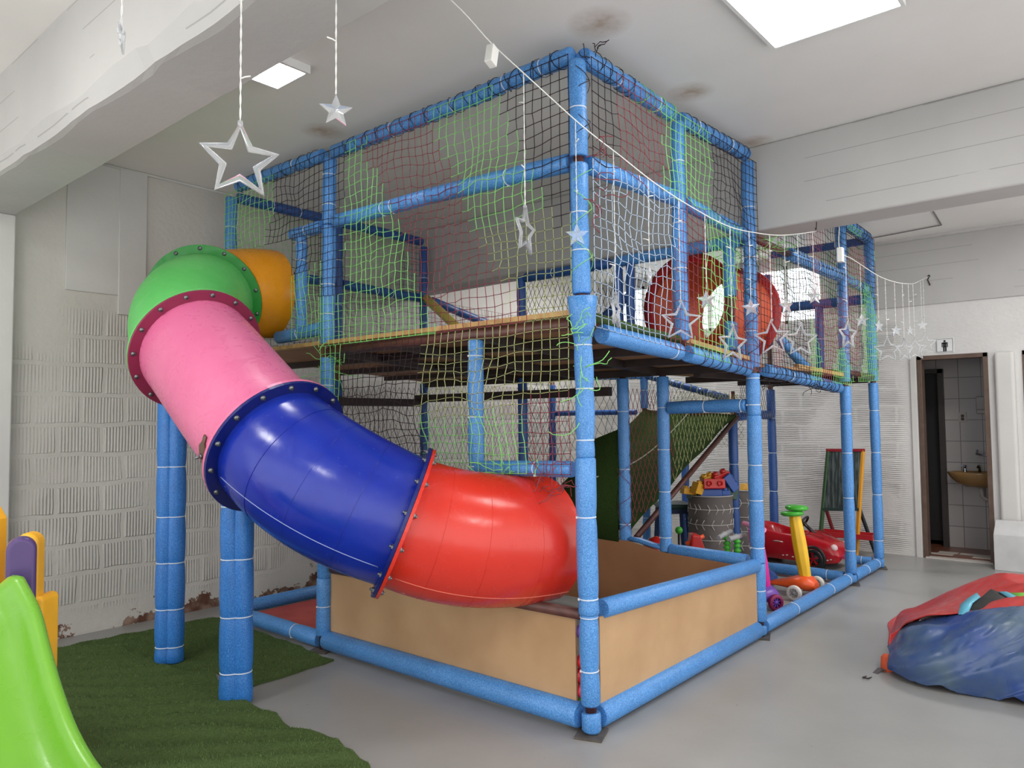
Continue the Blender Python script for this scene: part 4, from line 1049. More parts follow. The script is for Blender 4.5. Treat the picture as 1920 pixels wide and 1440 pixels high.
b1 = bin_(1333, 7.0, .205, .765, 'grey bin with white arrow pattern, heaped with toy blocks')
b2 = bin_(1391, 7.52, .185, .765, 'grey arrow patterned bin behind the blue post, right of the heaped one')

def block(u, v, d, size, mt, label, rot=(0, 0, 0), studs=2):
    c = deep(u, v, d); R = Matrix.Rotation(YAW-PI/2+rot[2], 3, 'Z') @ Matrix.Rotation(rot[1], 3, 'Y') @ Matrix.Rotation(rot[0], 3, 'X')
    l, w, h = size
    t = thing('toy_block', c-V((0, 0, h/2)), label, 'toy block', 'toy blocks heaped on the bins')
    mb = MB(); mb.box(c, size, R); mb.build('block_body', mt, t, bevel=.006)
    for i in range(studs):
        p = c+R @ V(((i-(studs-1)/2)*l/studs, 0, h/2)); mb = MB(); mb.lathe([(.026, -.002), (.026, .018), (.018, .020), (.018, .004), (0, .004)], p, R @ V((0, 0, 1)), 20); mb.build('stud', mt, t)
    return t
block(1331, 926, 6.92, (.20, .10, .09), BLU, 'long blue toy block lying lowest on the bin heap')
block(1359, 927, 6.95, (.08, .10, .085), BLU, 'short blue toy block at the right of the long blue one', studs=1)
block(1337, 908, 6.88, (.20, .09, .095), RED, 'red toy block lying on the blue ones with studs facing forward', rot=(1.35, 0, .05))
block(1308, 915, 6.88, (.085, .085, .10), TAN, 'small mustard toy block left of the red block', rot=(.2, .25, .5), studs=1)
block(1291, 921, 6.95, (.14, .08, .055), TAN, 'flat mustard toy block at the left edge of the heap', rot=(0, .12, .3))
block(1326, 897, 7.02, (.12, .08, .06), TAN, 'mustard toy block behind the middle red block', rot=(.2, -.3, .3))
block(1349, 894, 7.02, (.18, .09, .08), RED, 'red toy block tilted at the top of the heap', rot=(.2, -.28, .35))
block(1368, 905, 7.0, (.17, .09, .08), BLU, 'blue toy block leaning steeply at the right of the heap', rot=(0, .95, .2))
block(1369, 925, 7.02, (.12, .09, .10), DGRN, 'dark green toy block at the right of the heap behind the post', rot=(0, .3, .3))
block(1396, 919, 7.48, (.10, .08, .10), TAN, 'mustard toy block on the right hand bin', rot=(0, .6, .3), studs=1)
block(1300, 929, 7.0, (.1, .10, .06), DGRN, 'dark green toy block under the small mustard one', rot=(0, 0, .2))

# green stool
c = deep(1262, 1000, 7.45); t = thing('childs_stool', (c.x, c.y, 0), 'dark green stool with blue legs in the shade beside the bins', 'stool')
Rz = Matrix.Rotation(YAW, 3, 'Z')
mb = MB(); mb.box((c.x, c.y, .62), (.36, .32, .05), Rz); mb.build('seat', DGRN, t, bevel=.02, seg=3)
mb = MB(); mb.box((c.x, c.y, .575), (.32, .28, .05), Rz); mb.build('apron', mat('dark_blue_plastic', (24, 46, 84), .5), t)
for sx in (-1, 1):
    for sy_ in (-1, 1):
        a = V((c.x, c.y, .59))+Rz @ V((sx*.13, sy_*.12, 0)); mb = MB(); mb.bar(V((c.x, c.y, 0))+Rz @ V((sx*.16, sy_*.15, 0)), a, .045, .04); mb.build('leg', mat('stool_leg_blue', (30, 62, 112), .5), t, bevel=.006)
# small things on the floor behind the pit rail
def on_floor(u, d): p = deep(u, 1000, d); return V((p.x, p.y, 0))
c = on_floor(1273, 6.6); mb = MB(); mb.ball(c+V((0, 0, .495)), .034, 18)
t = thing('toy_apple', c+V((0, 0, .46)), 'small round green toy ball in front of the stool', 'ball'); mb.build('ball_body', GRN, t)
mb = MB(); mb.tube([c+V((0, 0, .0)), c+V((0, 0, .465))], .012, 8); mb.lathe([(0, 0), (.07, 0), (.07, .012), (0, .02)], c, n=20); mb.build('stand', DKSTEEL, t); t.location.z = 0
for ch in t.children: ch.data.transform(Matrix.Translation((0, 0, .46)))
c = on_floor(1230, 6.2); mb = MB(); P = [(.13, 0), (.135, .05), (.125, .30), (.105, .42), (.06, .49), (0, .51)]; mb.lathe(P, c, n=28)
single(mb, 'toy_dome', RED, c, 'round topped red toy behind the post beside the ramp', 'toy')
t = thing('ride_on_toy', on_floor(1305, 6.1), 'red and blue ride on toy with orange peg handles behind the pit rail', 'ride on toy')
c = on_floor(1305, 6.1); ex = rt.copy(); ex.z = 0; ex.normalize(); ey = V((fw.x, fw.y, 0)).normalized()
Q = lambda a, b, z: c+ex*a+ey*b+V((0, 0, z*1.40))
mb = MB(); mb.extrude([Q(-.10, -.07, .0), Q(.13, -.07, .0), Q(.10, -.07, .22), Q(.02, -.07, .385), Q(-.05, -.07, .39), Q(-.08, -.07, .22)], ey*.14); mb.build('body', RED, t, bevel=.02, seg=3)
mb = MB(); mb.tube([Q(-.09, -.02, .33), Q(.06, -.02, .375)], .017, 12); mb.build('handle', ORG, t)
mb = MB(); mb.tube([Q(-.22, 0, .24), Q(-.18, 0, .27), Q(-.08, 0, .27)], [.05, .065, .06], 16); mb.box(Q(-.15, 0, .12), (.06, .06, .34)); mb.build('seat', BLU, t)
# twin ribbed handles
for k, (u0, v0, u1, v1, us, d, lab) in enumerate(((1347, 1009, 1370, 996, 1363, 5.9, 'grey hand grip on a ribbed green stem, left of the pair behind the pit rail'), (1366, 1011, 1396, 1003, 1382, 5.85, 'grey hand grip on a ribbed green stem, right of the pair behind the pit rail'))):
    a, b = deep(u0, v0, d-.06), deep(u1, v1, d+.08); m_ = deep(us, (v0+v1)/2+2, d); base = V((m_.x, m_.y, 0))
    t = thing('push_toy', base, lab, 'push toy', 'ribbed handle push toys')
    mb = MB(); mb.tube([a, a+(b-a)*.08, a+(b-a)*.42, a+(b-a)*.5, a+(b-a)*.58, b], [.018, .021, .020, .027, .020, .019], 14); mb.build('grip', GRY, t)
    pr = []; z = 0; mb = MB()
    zt = m_.z-.005; n = int(zt/.034)
    for i in range(n): pr += [(.016, i*zt/n), (.03, (i+.3)*zt/n), (.03, (i+.6)*zt/n), (.016, (i+.9)*zt/n)]
    mb.lathe([(0, 0)]+pr+[(0, zt)], base, n=16); mb.build('stem', GRN, t)
    mb = MB(); mb.lathe([(0, 0), (.05, 0), (.055, .02), (.03, .05), (0, .05)], base, n=24); mb.build('base', BLACK, t)

# scooters
def wheel(parent, c, axis, R, w, tyre, hub, spokes=8):
    axis = V(axis).normalized(); mb = MB()
    mb.lathe([(R*.62, -w/2), (R*.94, -w/2), (R, -w*.3), (R, w*.3), (R*.94, w/2), (R*.62, w/2), (R*.62, -w/2)], c, axis, 32); o = mb.build('wheel', tyre, parent)
    mb = MB(); x = axis.orthogonal().normalized(); y = axis.cross(x)
    mb.lathe([(0, -w*.42), (R*.2, -w*.42), (R*.2, w*.42), (0, w*.42)], c, axis, 16)
    for i in range(spokes):
        a = 2*PI*i/spokes; e = x*math.cos(a)+y*math.sin(a); f_ = x*math.cos(a+.4)+y*math.sin(a+.4)
        mb.bar(V(c)+e*R*.15, V(c)+f_*R*.65, R*.13, w*.5, upv=axis)
    mb.build('hub', hub, o); return o
def scooter(name, pos, ang, label, stem_m, base_m, grip_m, hgt, disc=None, wheel_m=WHT, hub_m=GRY, stem=True, lean=.0, wr=.062, half=.125, L_=.46):
    t = thing(name, pos, label, 'scooter'); R = Matrix.Rotation(ang, 3, 'Z'); P = lambda x, y, z: V(pos)+R @ V((x, y, z))
    # front block, deck, wheels (x forward)
    mb = MB(); rows = []
    for x, w, z0, z1 in ((-L_, .045, .06, .085), (-L_*.8, .055, .055, .095), (-.24, .06, .055, .10), (-.15, .075, .05, .125), (-.06, .10, .042, .16), (.02, .108, .04, .178), (.07, .095, .045, .165), (.11, .055, .06, .125)):
        rows.append([P(x, w*math.cos(a)*1.0, (z0+z1)/2+(z1-z0)/2*math.sin(a)) for a in [2*PI*i/16 for i in range(17)]])
    mb.grid(rows); mb.add([r for r in rows[0][:-1]], [tuple(range(16))]); mb.add([r for r in rows[-1][:-1]], [tuple(range(16))[::-1]]); mb.build('deck', base_m, t)
    for s in (-1, 1): wheel(t, P(.02, s*half, wr), R @ V((0, 1, 0)), wr, .035, wheel_m, hub_m)
    wheel(t, P(-L_-.01, 0, wr*.9), R @ V((0, 1, 0)), wr*.9, .03, wheel_m, hub_m)
    mb = MB(); mb.tube([P(.02, -half-.01, wr), P(.02, half+.01, wr)], .008, 8); mb.build('axle', GRY, t)
    if stem:
        mb = MB(); n = 14; pts = [P(.02+lean*(i/n), 0, .14+(hgt-.14)*i/n+0) for i in range(n+1)]
        mb.tube(pts, [.048+.012*math.sin(PI*i/n) for i in range(n+1)], 8, smooth=False); mb.build('stem', stem_m, t, bevel=.006)
        top = P(.02+lean, 0, hgt)
        if disc:
            for s, dz in ((-1, .0), (1, .045)):
                c = top+R @ V((0, s*.012, dz+.012)); mb = MB(); mb.lathe([(0, -.02), (.075, -.02), (.092, -.01), (.092, .008), (.075, .018), (0, .018)], c+R @ V((s*.01, s*.012, 0)), R @ V((.04*s, .1*s, 1)), 28); mb.build('handle_disc', disc, t)
        else:
            mb = MB(); mb.tube([top+R @ V((0, -.13, 0)), top+R @ V((0, .13, .02))], .02, 12); mb.build('grip', grip_m, t)
    return t
w1, w2 = on(1485, 1126, 'z', 0), on(1528, 1107, 'z', 0)
ax_ = (w2-w1); hw = ax_.length/2; fa = math.atan2(ax_.y, ax_.x)-PI/2; pf = (w1+w2)/2
scooter('scooter', (pf.x, pf.y, 0), fa, 'toddler scooter with yellow stem, green disc handles and orange deck', YEL, ORG, GRN, .665, disc=GRN, lean=-.08, half=hw)
scooter('scooter', (pf.x+.04, pf.y+.36, 0), fa+.1, 'blue scooter deck lying behind the orange based scooter', BLU, BLU, BLU, .5, stem=False)
pp = on(1443, 1142, 'z', 0)
ts = scooter('scooter', (pp.x+.03, pp.y+.06, 0), -.55, 'magenta and purple scooter with pink grips behind the blue post', MAG, PUR, PNK, .62, wheel_m=mat('dark_magenta_wheel', (136, 28, 84), .5), hub_m=PUR, lean=-.09)

# toy car
ca, cb = on(1412, 1052, 'z', 0), on(1527, 1067, 'z', 0)
fdir = V((cb.x-ca.x, cb.y-ca.y, 0)).normalized(); ang = math.atan2(fdir.y, fdir.x); sd = V((-fdir.y, fdir.x, 0))  # left of travel; camera sees the right side
fdir = V((math.cos(ang), math.sin(ang), 0)); side = V((fdir.y, -fdir.x, 0))
wf = cb; wb = .56
org = wf - side*.20
t = thing('toy_car', (org.x-fdir.x*.3, org.y-fdir.y*.3, 0), 'red open top ride on toy car with black wheels beyond the far bottom rail', 'toy car')
C = lambda f, s, z: org+fdir*f+side*s+V((0, 0, z))
# body: cross sections along the length
rows = []
secs = [(-.86, .15, .14, .25), (-.84, .19, .09, .31), (-.76, .215, .07, .36), (-.62, .225, .06, .385), (-.50, .225, .06, .355), (-.36, .222, .06, .325), (-.22, .222, .06, .318), (-.14, .222, .06, .322), (-.09, .222, .06, .312), (.0, .222, .06, .285), (.12, .214, .065, .255), (.19, .198, .07, .225), (.225, .175, .085, .185), (.24, .16, .10, .14)]
for f, w, z0, z1 in secs:
    open_ = -.60 < f < -.18
    r_ = []
    for s in (-1, 1):
        pass
    prof = [(-w*.9, z0), (-w, z0+.05), (-w, z0+(z1-z0)*.62), (-w*.93, z1-.02), (-w*.82, z1)]
    mid = [(-w*.45, z1+.018 if not open_ else z0+.06), (0, z1+.025 if not open_ else z0+.06), (w*.45, z1+.018 if not open_ else z0+.06)]
    if open_: mid = [(-w*.80, z1-.01), (-w*.72, z0+.06), (0, z0+.05), (w*.72, z0+.06), (w*.80, z1-.01)]
    else: mid = [(-w*.6, z1+.012), (-w*.3, z1+.018), (0, z1+.022), (w*.3, z1+.018), (w*.6, z1+.012)]
    full = prof+mid+[(-a, b) for a, b in prof[::-1]]
    rows.append([C(f, a, b) for a, b in full])
mb = MB(); mb.grid(rows); mb.add(rows[0], [tuple(range(len(rows[0])))]); mb.add(rows[-1], [tuple(range(len(rows[0])))[::-1]])
mb.build('car_body', REDC, t, sub=2)
for f in (0., -.60):
    for s in (-1, 1):
        mb = MB(); mb.lathe([(.0, 0), (.118, 0), (.124, .006), (.118, .012), (.10, .014)], C(f, s*.212, .105), side*s, 32); mb.build('wheel_arch', BLACK, t)
        c = C(f, s*.222, .098); mb = MB(); mb.lathe([(.066, -.03), (.094, -.03), (.098, -.01), (.098, .01), (.09, .016), (.066, .014)], c, side*s, 32); wo = mb.build('wheel', BLACK, t)
        mb = MB(); mb.lathe([(0, .002), (.066, .002), (.066, -.01)], c, side*s, 24, mi=1)
        for k in range(5):
            a = 2*PI*k/5+.3; e = fdir*math.cos(a)+V((0, 0, 1))*math.sin(a); e2 = fdir*math.cos(a+.28)+V((0, 0, 1))*math.sin(a+.28)
            for q in (e, e2): mb.bar(c+side*s*.007, c+side*s*.007+q*.068, .007, .006, upv=side)
        mb.ring(c+side*s*.006, side, .068, .004, 28); mb.build('hub', [REDC, BLACK], wo)
for s in (1, -1):
    c = C(.185, s*.158, .222); mb = MB(); mb.lathe([(0, .022), (.02, .018), (.032, .004), (.034, -.03)], c, (fdir*.75+side*s*.55+V((0, 0, .45))), 24); mb.build('headlight', mat('milky_lens', (222, 196, 196), .25), t)
mb = MB(); hx = C(-.15, 0, .405); mb.tube([hx+V((0, 0, -.11))+fdir*.10, hx-fdir*.02], .018, 10)
mb.ring(hx-fdir*.035+V((0, 0, .01)), fdir*-.8+V((0, 0, .6)), .075, .012, 28, 8); mb.bar(hx-fdir*.035+side*.07+V((0, 0, .01)), hx-fdir*.035-side*.07+V((0, 0, .01)), .02, .015); mb.build('steering_wheel', BLACK, t)
mb = MB(); mb.tube([C(-.40, .226, .235), C(-.37, .236, .24), C(-.33, .236, .24), C(-.30, .226, .235)], .006, 8); mb.build('door_handle', mat('chrome_trim', (200, 190, 188), .3, metal=.6), t)
mb = MB(); mb.tube([C(-.14, .18, .325), C(-.03, .15, .33), C(.06, .10, .295)], .005, 6); mb.tube([C(-.14, -.18, .325), C(-.03, -.15, .33), C(.06, -.10, .295)], .005, 6); mb.build('bonnet_crease', mat('deep_red', (124, 10, 22), .35), t)
rnd = random.Random(4); mb = MB()
for f, s, z in ((.13, .2, .10), (.16, .19, .11), (.19, .17, .105), (-.30, .224, .105), (-.26, .224, .11), (-.2, .224, .10), (.205, .12, .12)):
    q = C(f, s+.006, z); mb.ball(q, .012, 6, sq=(1, 1, .5))
mb.build('scuff_mark', mat('scuffed_white', (214, 190, 188), .6), t)

# easel
EX = 5.58
def ez(u, v, x): return on(u, v, 'x', x)
t = thing('easel', (EX, ez(1582, 1000, EX).y, 0), 'childs wooden chalkboard easel with green, yellow, red and dark legs by the wall', 'easel')
tl, tr = ez(1553, 846, EX+.10), ez(1618, 846, EX+.10); bl, br_ = ez(1543, 955, EX+.03), ez(1611, 955, EX+.03)
def ext(a, b):  # extend the leg line to the floor
    d = (b-a); return a+d*((a.z-.0)/(a.z-b.z))
mb = MB(); mb.bar(tl+V((0, 0, .01)), ext(tl, bl), .035, .03); mb.build('front_leg', mat('dark_green_paint', (44, 82, 42), .5), t)
mb = MB(); mb.bar(tr+V((0, 0, .01)), ext(tr, br_), .035, .03); mb.build('front_leg', mat('yellow_wood_paint', (214, 152, 44), .5), t)
mb = MB(); q = bl+V((.03, -.01, .05)); mb.bar(q, V((XW-.05, ez(1573, 1034, XW-.05).y, 0)), .03, .025); mb.build('back_leg', mat('dark_red_paint', (130, 28, 34), .5), t)
mb = MB(); q = br_+V((.03, .02, .05)); mb.bar(q, V((XW-.05, ez(1641, 1036, XW-.05).y, 0)), .03, .025); mb.build('back_leg', mat('dark_navy_paint', (34, 44, 54), .5), t)
mb = MB(); mb.bar(tl+V((-.004, .02, .012)), tr+V((-.004, -.02, .012)), .03, .03); mb.build('top_rail', mat('crimson_paint', (140, 24, 36), .5), t)
mb = MB(); mb.add([tl+V((-.004, 0, 0)), tr+V((-.004, 0, 0)), br_+V((-.004, 0, 0)), bl+V((-.004, 0, 0))], [(0, 1, 2, 3)], 0, False)
m_, nt, b = newmat('chalkboard'); tc = N(nt, 'ShaderNodeTexCoord'); mp = N(nt, 'ShaderNodeMapping'); mp.inputs['Scale'].default_value = (1, 26, 3); nz = N(nt, 'ShaderNodeTexNoise', i_Scale=1.6, i_Detail=6.); cr = N(nt, 'ShaderNodeValToRGB')
cr.color_ramp.elements[0].position = .45; cr.color_ramp.elements[1].position = .8; cr.color_ramp.elements[0].color = lin((32, 46, 46)); cr.color_ramp.elements[1].color = lin((112, 124, 120)); b.inputs['Roughness'].default_value = .7
L(nt, tc.outputs['Object'], mp.inputs[0]); L(nt, mp.outputs[0], nz.inputs['Vector']); L(nt, nz.outputs['Fac'], cr.inputs['Fac']); L(nt, cr.outputs['Color'], b.inputs['Base Color'])
mb.build('chalkboard', m_, t, solid=.01)
mb = MB(); mb.bar(bl+V((-.01, 0, 0)), br_+V((-.01, 0, 0)), .025, .03); mb.build('bottom_rail', mat('green_black_paint', (34, 56, 50), .5), t)
a, b2_ = ez(1536, 999, EX-.06), ez(1637, 1000, EX-.06); zc = a.z
mb = MB(); y0, y1 = a.y, b2_.y
mb.box((EX+.0, (y0+y1)/2, zc-.02), (.22, abs(y1-y0), .012)); mb.box((EX-.11, (y0+y1)/2, zc), (.012, abs(y1-y0), .05)); mb.box((EX+.11, (y0+y1)/2, zc), (.012, abs(y1-y0), .05)); mb.box((EX, y0, zc), (.22, .012, .05)); mb.box((EX, y1, zc), (.22, .012, .05)); mb.build('tray', mat('red_tray_paint', (172, 30, 38), .5), t)

# ------------------------------------------------------------------ deflated inflatable at the right
BGB = tube_mat('blue_tarpaulin', (32, 64, 136), .32, (86, 106, 118), 3.2); BGR = tube_mat('red_tarpaulin', (178, 44, 44), .35, (192, 56, 52)); BGK = mat('black_mesh_fabric', (44, 44, 44), .7, (56, 56, 54), 8); BGC = mat('light_blue_strip', (92, 170, 196), .4); BGG = mat('lime_strip', (112, 182, 60), .4); BGO = mat('orange_webbing', (188, 78, 44), .7)
t = thing('deflated_bouncy_castle', (2.1, -1.4, 0), 'folded deflated bouncy castle in blue, red and black tarpaulin lying on the floor', 'inflatable')
def lerp_rows(rows, m_):
    """densify pixel-measured rows (lists of 3D points) into a smooth crumpled sheet"""
    def cat(p, n):
        o = []
        for i in range(len(p)-1):
            a, b, c, d = p[max(i-1, 0)], p[i], p[i+1], p[min(i+2, len(p)-1)]
            for k in range(n):
                s = k/n; o.append(.5*((2*b)+(c-a)*s+(2*a-5*b+4*c-d)*s*s+(3*b-a-3*c+d)*s**3))
        return o+[p[-1]]
    rs = [cat(r, m_) for r in rows]; cols = [cat([r[j] for r in rs], m_) for j in range(len(rs[0]))]
    return [[cols[j][i] for j in range(len(cols))] for i in range(len(cols[0]))]
def crumple(P, amp, sc, seed, ridge=0, fold=0, taper=False):
    H = len(P)-1
    for k, r in enumerate(P):
        tp = min(1, 5*(H-k)/H) if taper else 1
        for i, p in enumerate(r):
            fq = (p.y*.9+p.z*1.6-p.x*.5)*sc; n3 = abs(noise.noise(V((fq, p.y*.8, seed*1.7)))); ridge_ = (.35-n3)*fold
            n = noise.noise(p*sc+V((seed, seed*2, 0))); n2 = 1-abs(noise.noise(V((p.x*sc*.7+p.y*sc*1.3, p.z*sc*1.5+p.y*sc*.6, seed))))*2
            q = p+V((-.5, .1, .75))*(n*amp+n2*amp*ridge+ridge_)*tp
            r[i] = V((q.x, q.y, max(q.z, .003)))
    return P
us = [1668, 1690, 1730, 1790, 1850, 1920, 2010, 2100, 2190, 2250]
def row(vs, xs): return [on(u, v, 'x', x) for u, v, x in zip(us, vs, xs)]
def frow(vs): return [on(u, v, 'z', .004) for u, v in zip(us, vs)]
f0 = frow([1262, 1274, 1288, 1300, 1310, 1322, 1336, 1346, 1344, 1320]); fx = [p.x for p in f0]
blue = [f0, row([1240, 1246, 1252, 1262, 1272, 1280, 1290, 1300, 1312, 1319], [x-.02 for x in fx]), row([1226, 1214, 1208, 1212, 1216, 1222, 1226, 1230, 1260, 1312], [x+.03 for x in fx]), row([1222, 1186, 1174, 1172, 1170, 1172, 1174, 1180, 1225, 1296], [x+.12 for x in fx]), row([1222, 1180, 1164, 1156, 1150, 1147, 1146, 1154, 1205, 1276], [x+.24 for x in fx]), row([1221, 1179, 1163, 1153, 1146, 1143, 1142, 1151, 1198, 1262], [x+.34 for x in fx])]
P = crumple(crumple(lerp_rows(blue, 14), .02, 3.2, 3, .5, fold=.11, taper=True), .006, 13, 5, .8, fold=.02, taper=True); mb = MB(); mb.grid(P); mb.build('blue_base', BGB, t, solid=.006)
r0 = row([1221, 1178, 1163, 1153, 1146, 1142, 1142, 1151, 1199, 1267], [x+.30 for x in fx])
red = [r0, row([1214, 1168, 1150, 1136, 1124, 1116, 1114, 1124, 1170, 1236], [x+.55 for x in fx]), row([1206, 1158, 1142, 1118, 1104, 1096, 1092, 1100, 1140, 1202], [x+.9 for x in fx]), row([1200, 1156, 1138, 1108, 1092, 1086, 1080, 1088, 1124, 1182], [x+1.15 for x in fx])]
back = [p.copy() for p in red[-1]]; back = [V((p.x+.25, p.y, .004)) for p in back]; red.append(back)
fl_l = None
P = crumple(lerp_rows(red, 12), .012, 5., 8, .8, fold=.10); mb = MB(); mb.grid(P); mb.build('red_cover', BGR, t, solid=.006)
# left flap of red that folds down to the floor
mb = MB(); q = [on(1668, 1192, 'x', 2.0), on(1735, 1150, 'x', 2.35), on(1690, 1190, 'x', 2.05), on(1672, 1225, 'x', 1.93), on(1668, 1222, 'x', 1.95)]
P = crumple(lerp_rows([[on(1668, 1190, 'x', 1.98), on(1700, 1170, 'x', 2.1), on(1740, 1150, 'x', 2.25)], [on(1667, 1206, 'x', 1.95), on(1680, 1196, 'x', 2.0), on(1710, 1172, 'x', 2.1)], [on(1670, 1224, 'x', 1.91), on(1676, 1214, 'x', 1.93), on(1690, 1192, 'x', 2.0)]], 6), .008, 9, 2)
mb.grid(P); mb.build('red_flap', BGR, t, solid=.005)
# black mesh and bright strips lying on the red
def patch(name, px, x0, dx, m_):
    pts = [on(u, v, 'x', x0+dx*(1152-v)/40) for u, v in px]; mb = MB()
    mb.add([sum(pts, V())/len(pts)+(CAM-sum(pts, V())/len(pts)).normalized()*.08]+[p+(CAM-p).normalized()*.07 for p in pts], [(0, i+1, (i+1) % len(pts)+1) for i in range(len(pts))], 0, True)
    return mb.build(name, m_, t, solid=.006, sub=0)
patch('black_mesh', [(1811, 1153), (1812, 1148), (1822, 1132), (1838, 1122), (1858, 1105), (1874, 1111), (1900, 1124), (1925, 1134), (1990, 1138), (1990, 1150), (1925, 1148)], 2.02, .28, BGK)
patch('light_blue_strip', [(1797, 1152), (1801, 1134), (1815, 1122), (1832, 1112), (1838, 1120), (1824, 1131), (1814, 1152)], 2.0, .28, BGC)
patch('light_blue_strip', [(1872, 1110), (1888, 1110), (1930, 1130), (1930, 1138), (1900, 1126)], 2.0, .28, BGC)
patch('lime_strip', [(1892, 1112), (1925, 1112), (1940, 1130), (1915, 1124)], 2.0, .28, BGG)
# rolled orange webbing and strap with buckle
mb = MB(); p0, p1 = on(1663, 1226, 'x', 1.84), on(1664, 1262, 'x', 1.82); mb.tube([p0, p0+(p1-p0)*.2, p0+(p1-p0)*.8, p1], [.018, .034, .036, .02], 16, squash=.8); mb.build('webbing_roll', BGO, t)
mb = MB(); pts = [on(1660, 1256, 'x', 1.80), on(1650, 1254, 'x', 1.78), on(1642, 1262, 'x', 1.745), on(1634, 1268, 'x', 1.71)]
for a, b in zip(pts, pts[1:]): mb.bar(a, b, .03, .005)
so = mb.build('strap', mat('grey_strap', (76, 72, 74), .7), t)
mb = MB(); a, b = pts[-1], on(1622, 1271, 'z', .012); s = rt*.0+fw*.02
mb.tube([a+V((0, .015, 0)), b+V((0, .012, 0)), b-V((0, .012, 0)), a-V((0, .015, 0))], .004, 6, closed=True); mb.build('buckle', DKSTEEL, so)
mb = MB(); a = on(1790, 1120, 'z', .02); mb.tube([a+V((.0, .03, 0)), a+V((.05, .06, .005)), a+V((.06, .0, .01)), a+V((.02, -.03, .02))], .006, 6); mb.build('tie_loop', BLACK, t)

# ------------------------------------------------------------------ toddler slide at the lower left
LIME = tube_mat('lime_slide_plastic', (112, 172, 52), .3, (106, 165, 48)); TYE = mat('yellow_frame_plastic', (232, 172, 36), .4); TPU = mat('purple_panel_plastic', (74, 54, 106), .35)
rim = [deep(u, v, d) for u, v, d in ((49, 1082, 2.74), (78, 1140, 2.68), (98, 1215, 2.61), (122, 1295, 2.53), (153, 1372, 2.44), (197, 1441, 2.34), (262, 1500, 2.2), (350, 1540, 2.06), (440, 1560, 1.95))]
hdir = V((rim[5].x-rim[0].x, rim[5].y-rim[0].y, 0)).normalized(); wdir = V((-hdir.y, hdir.x, 0))
if wdir.dot(V((fw.x, fw.y, 0))) > 0: wdir = -wdir
t = thing('toddler_slide', (rim[0].x, rim[0].y, 0), 'lime green toddler slide with yellow and purple uprights at the left edge', 'slide')
def cat1(p, n):
    o = []
    for i in range(len(p)-1):
        a, b, c, d = p[max(i-1, 0)], p[i], p[i+1], p[min(i+2, len(p)-1)]
        for k in range(n):
            s = k/n; o.append(.5*((2*b)+(c-a)*s+(2*a-5*b+4*c-d)*s*s+(3*b-a-3*c+d)*s**3))
    return o+[p[-1]]
path = cat1(rim, 6); P = []
for i, p in enumerate(path):
    d = (path[min(i+1, len(path)-1)]-path[max(i-1, 0)]).normalized(); nrm = d.cross(wdir).normalized()
    if nrm.z < 0: nrm = -nrm
    e = 1.0
    prof = [(-.030, -.11), (-.027, -.02), (-.018, -.004), (-.004, .0), (.010, -.008), (.022, -.03), (.040, -.066), (.065, -.084), (.12, -.092), (.22, -.094), (.32, -.092), (.375, -.084), (.400, -.066), (.418, -.03), (.430, -.008), (.444, 0), (.458, -.004), (.467, -.02), (.470, -.11)]
    P.append([p+wdir*(a+.028)+nrm*b*e for a, b in prof])
# rounded crest at the top of the chute
d0 = (path[1]-path[0]).normalized(); top = [q+V((-hdir.x*.05, -hdir.y*.05, .0)) for q in P[0]]; top = [V((q.x, q.y, q.z*.4+P[0][j].z*.6)) for j, q in enumerate(top)]
P = [[q+V((-hdir.x*.10, -hdir.y*.10, -.05)) for q in top], top]+P
mb = MB(); mb.grid(P); mb.build('chute', LIME, t, solid=.012)
def upright(name, m_, base, w, d, h, z0=0., ang=0.):
    """board with a rounded top"""
    n = 12; pr = [(-w/2, z0), (w/2, z0), (w/2, h-w/2)]+[(w/2*math.cos(PI*i/n), h-w/2+w/2*math.sin(PI*i/n)) for i in range(1, n)]+[(-w/2, h-w/2)]
    R = Matrix.Rotation(ang, 3, 'Z'); ex = R @ V((1, 0, 0)); ey = R @ V((0, 1, 0))
    mb = MB(); mb.extrude([V(base)+ex*a-ey*d/2+V((0, 0, b)) for a, b in pr], ey*d); return mb.build(name, m_, t, bevel=.016, seg=4)
ah = math.atan2(rt.y, rt.x)
q = deep(40, 1050, 2.86); upright('purple_handrail', TPU, (q.x, q.y, 0), .10, .07, deep(40, 1006, 2.86).z, .5, ah+.55)
q = deep(56, 1060, 2.98); upright('yellow_post', TYE, (q.x, q.y, 0), .085, .08, deep(56, 998, 2.98).z, 0, ah+.2)
q = deep(84, 1140, 3.0); upright('yellow_foot', TYE, (q.x, q.y, 0), .05, .12, deep(84, 1117, 3.0).z+.01, 0, ah)
q = deep(0, 1060, 3.05); mb = MB(); R = Matrix.Rotation(ah, 3, 'Z')
pr = [(-.35, 0), (.05, 0), (.05, .70), (.025, .74), (.012, .80), (.010, 1.05), (-.02, 1.10), (-.35, 1.10)]
mb.extrude([V((q.x, q.y, 0))+R @ V((a, -.03, b*deep(0, 968, 3.05).z/1.06)) for a, b in pr], R @ V((0, .06, 0))); mb.build('yellow_side_panel', TYE, t, bevel=.012, seg=3)

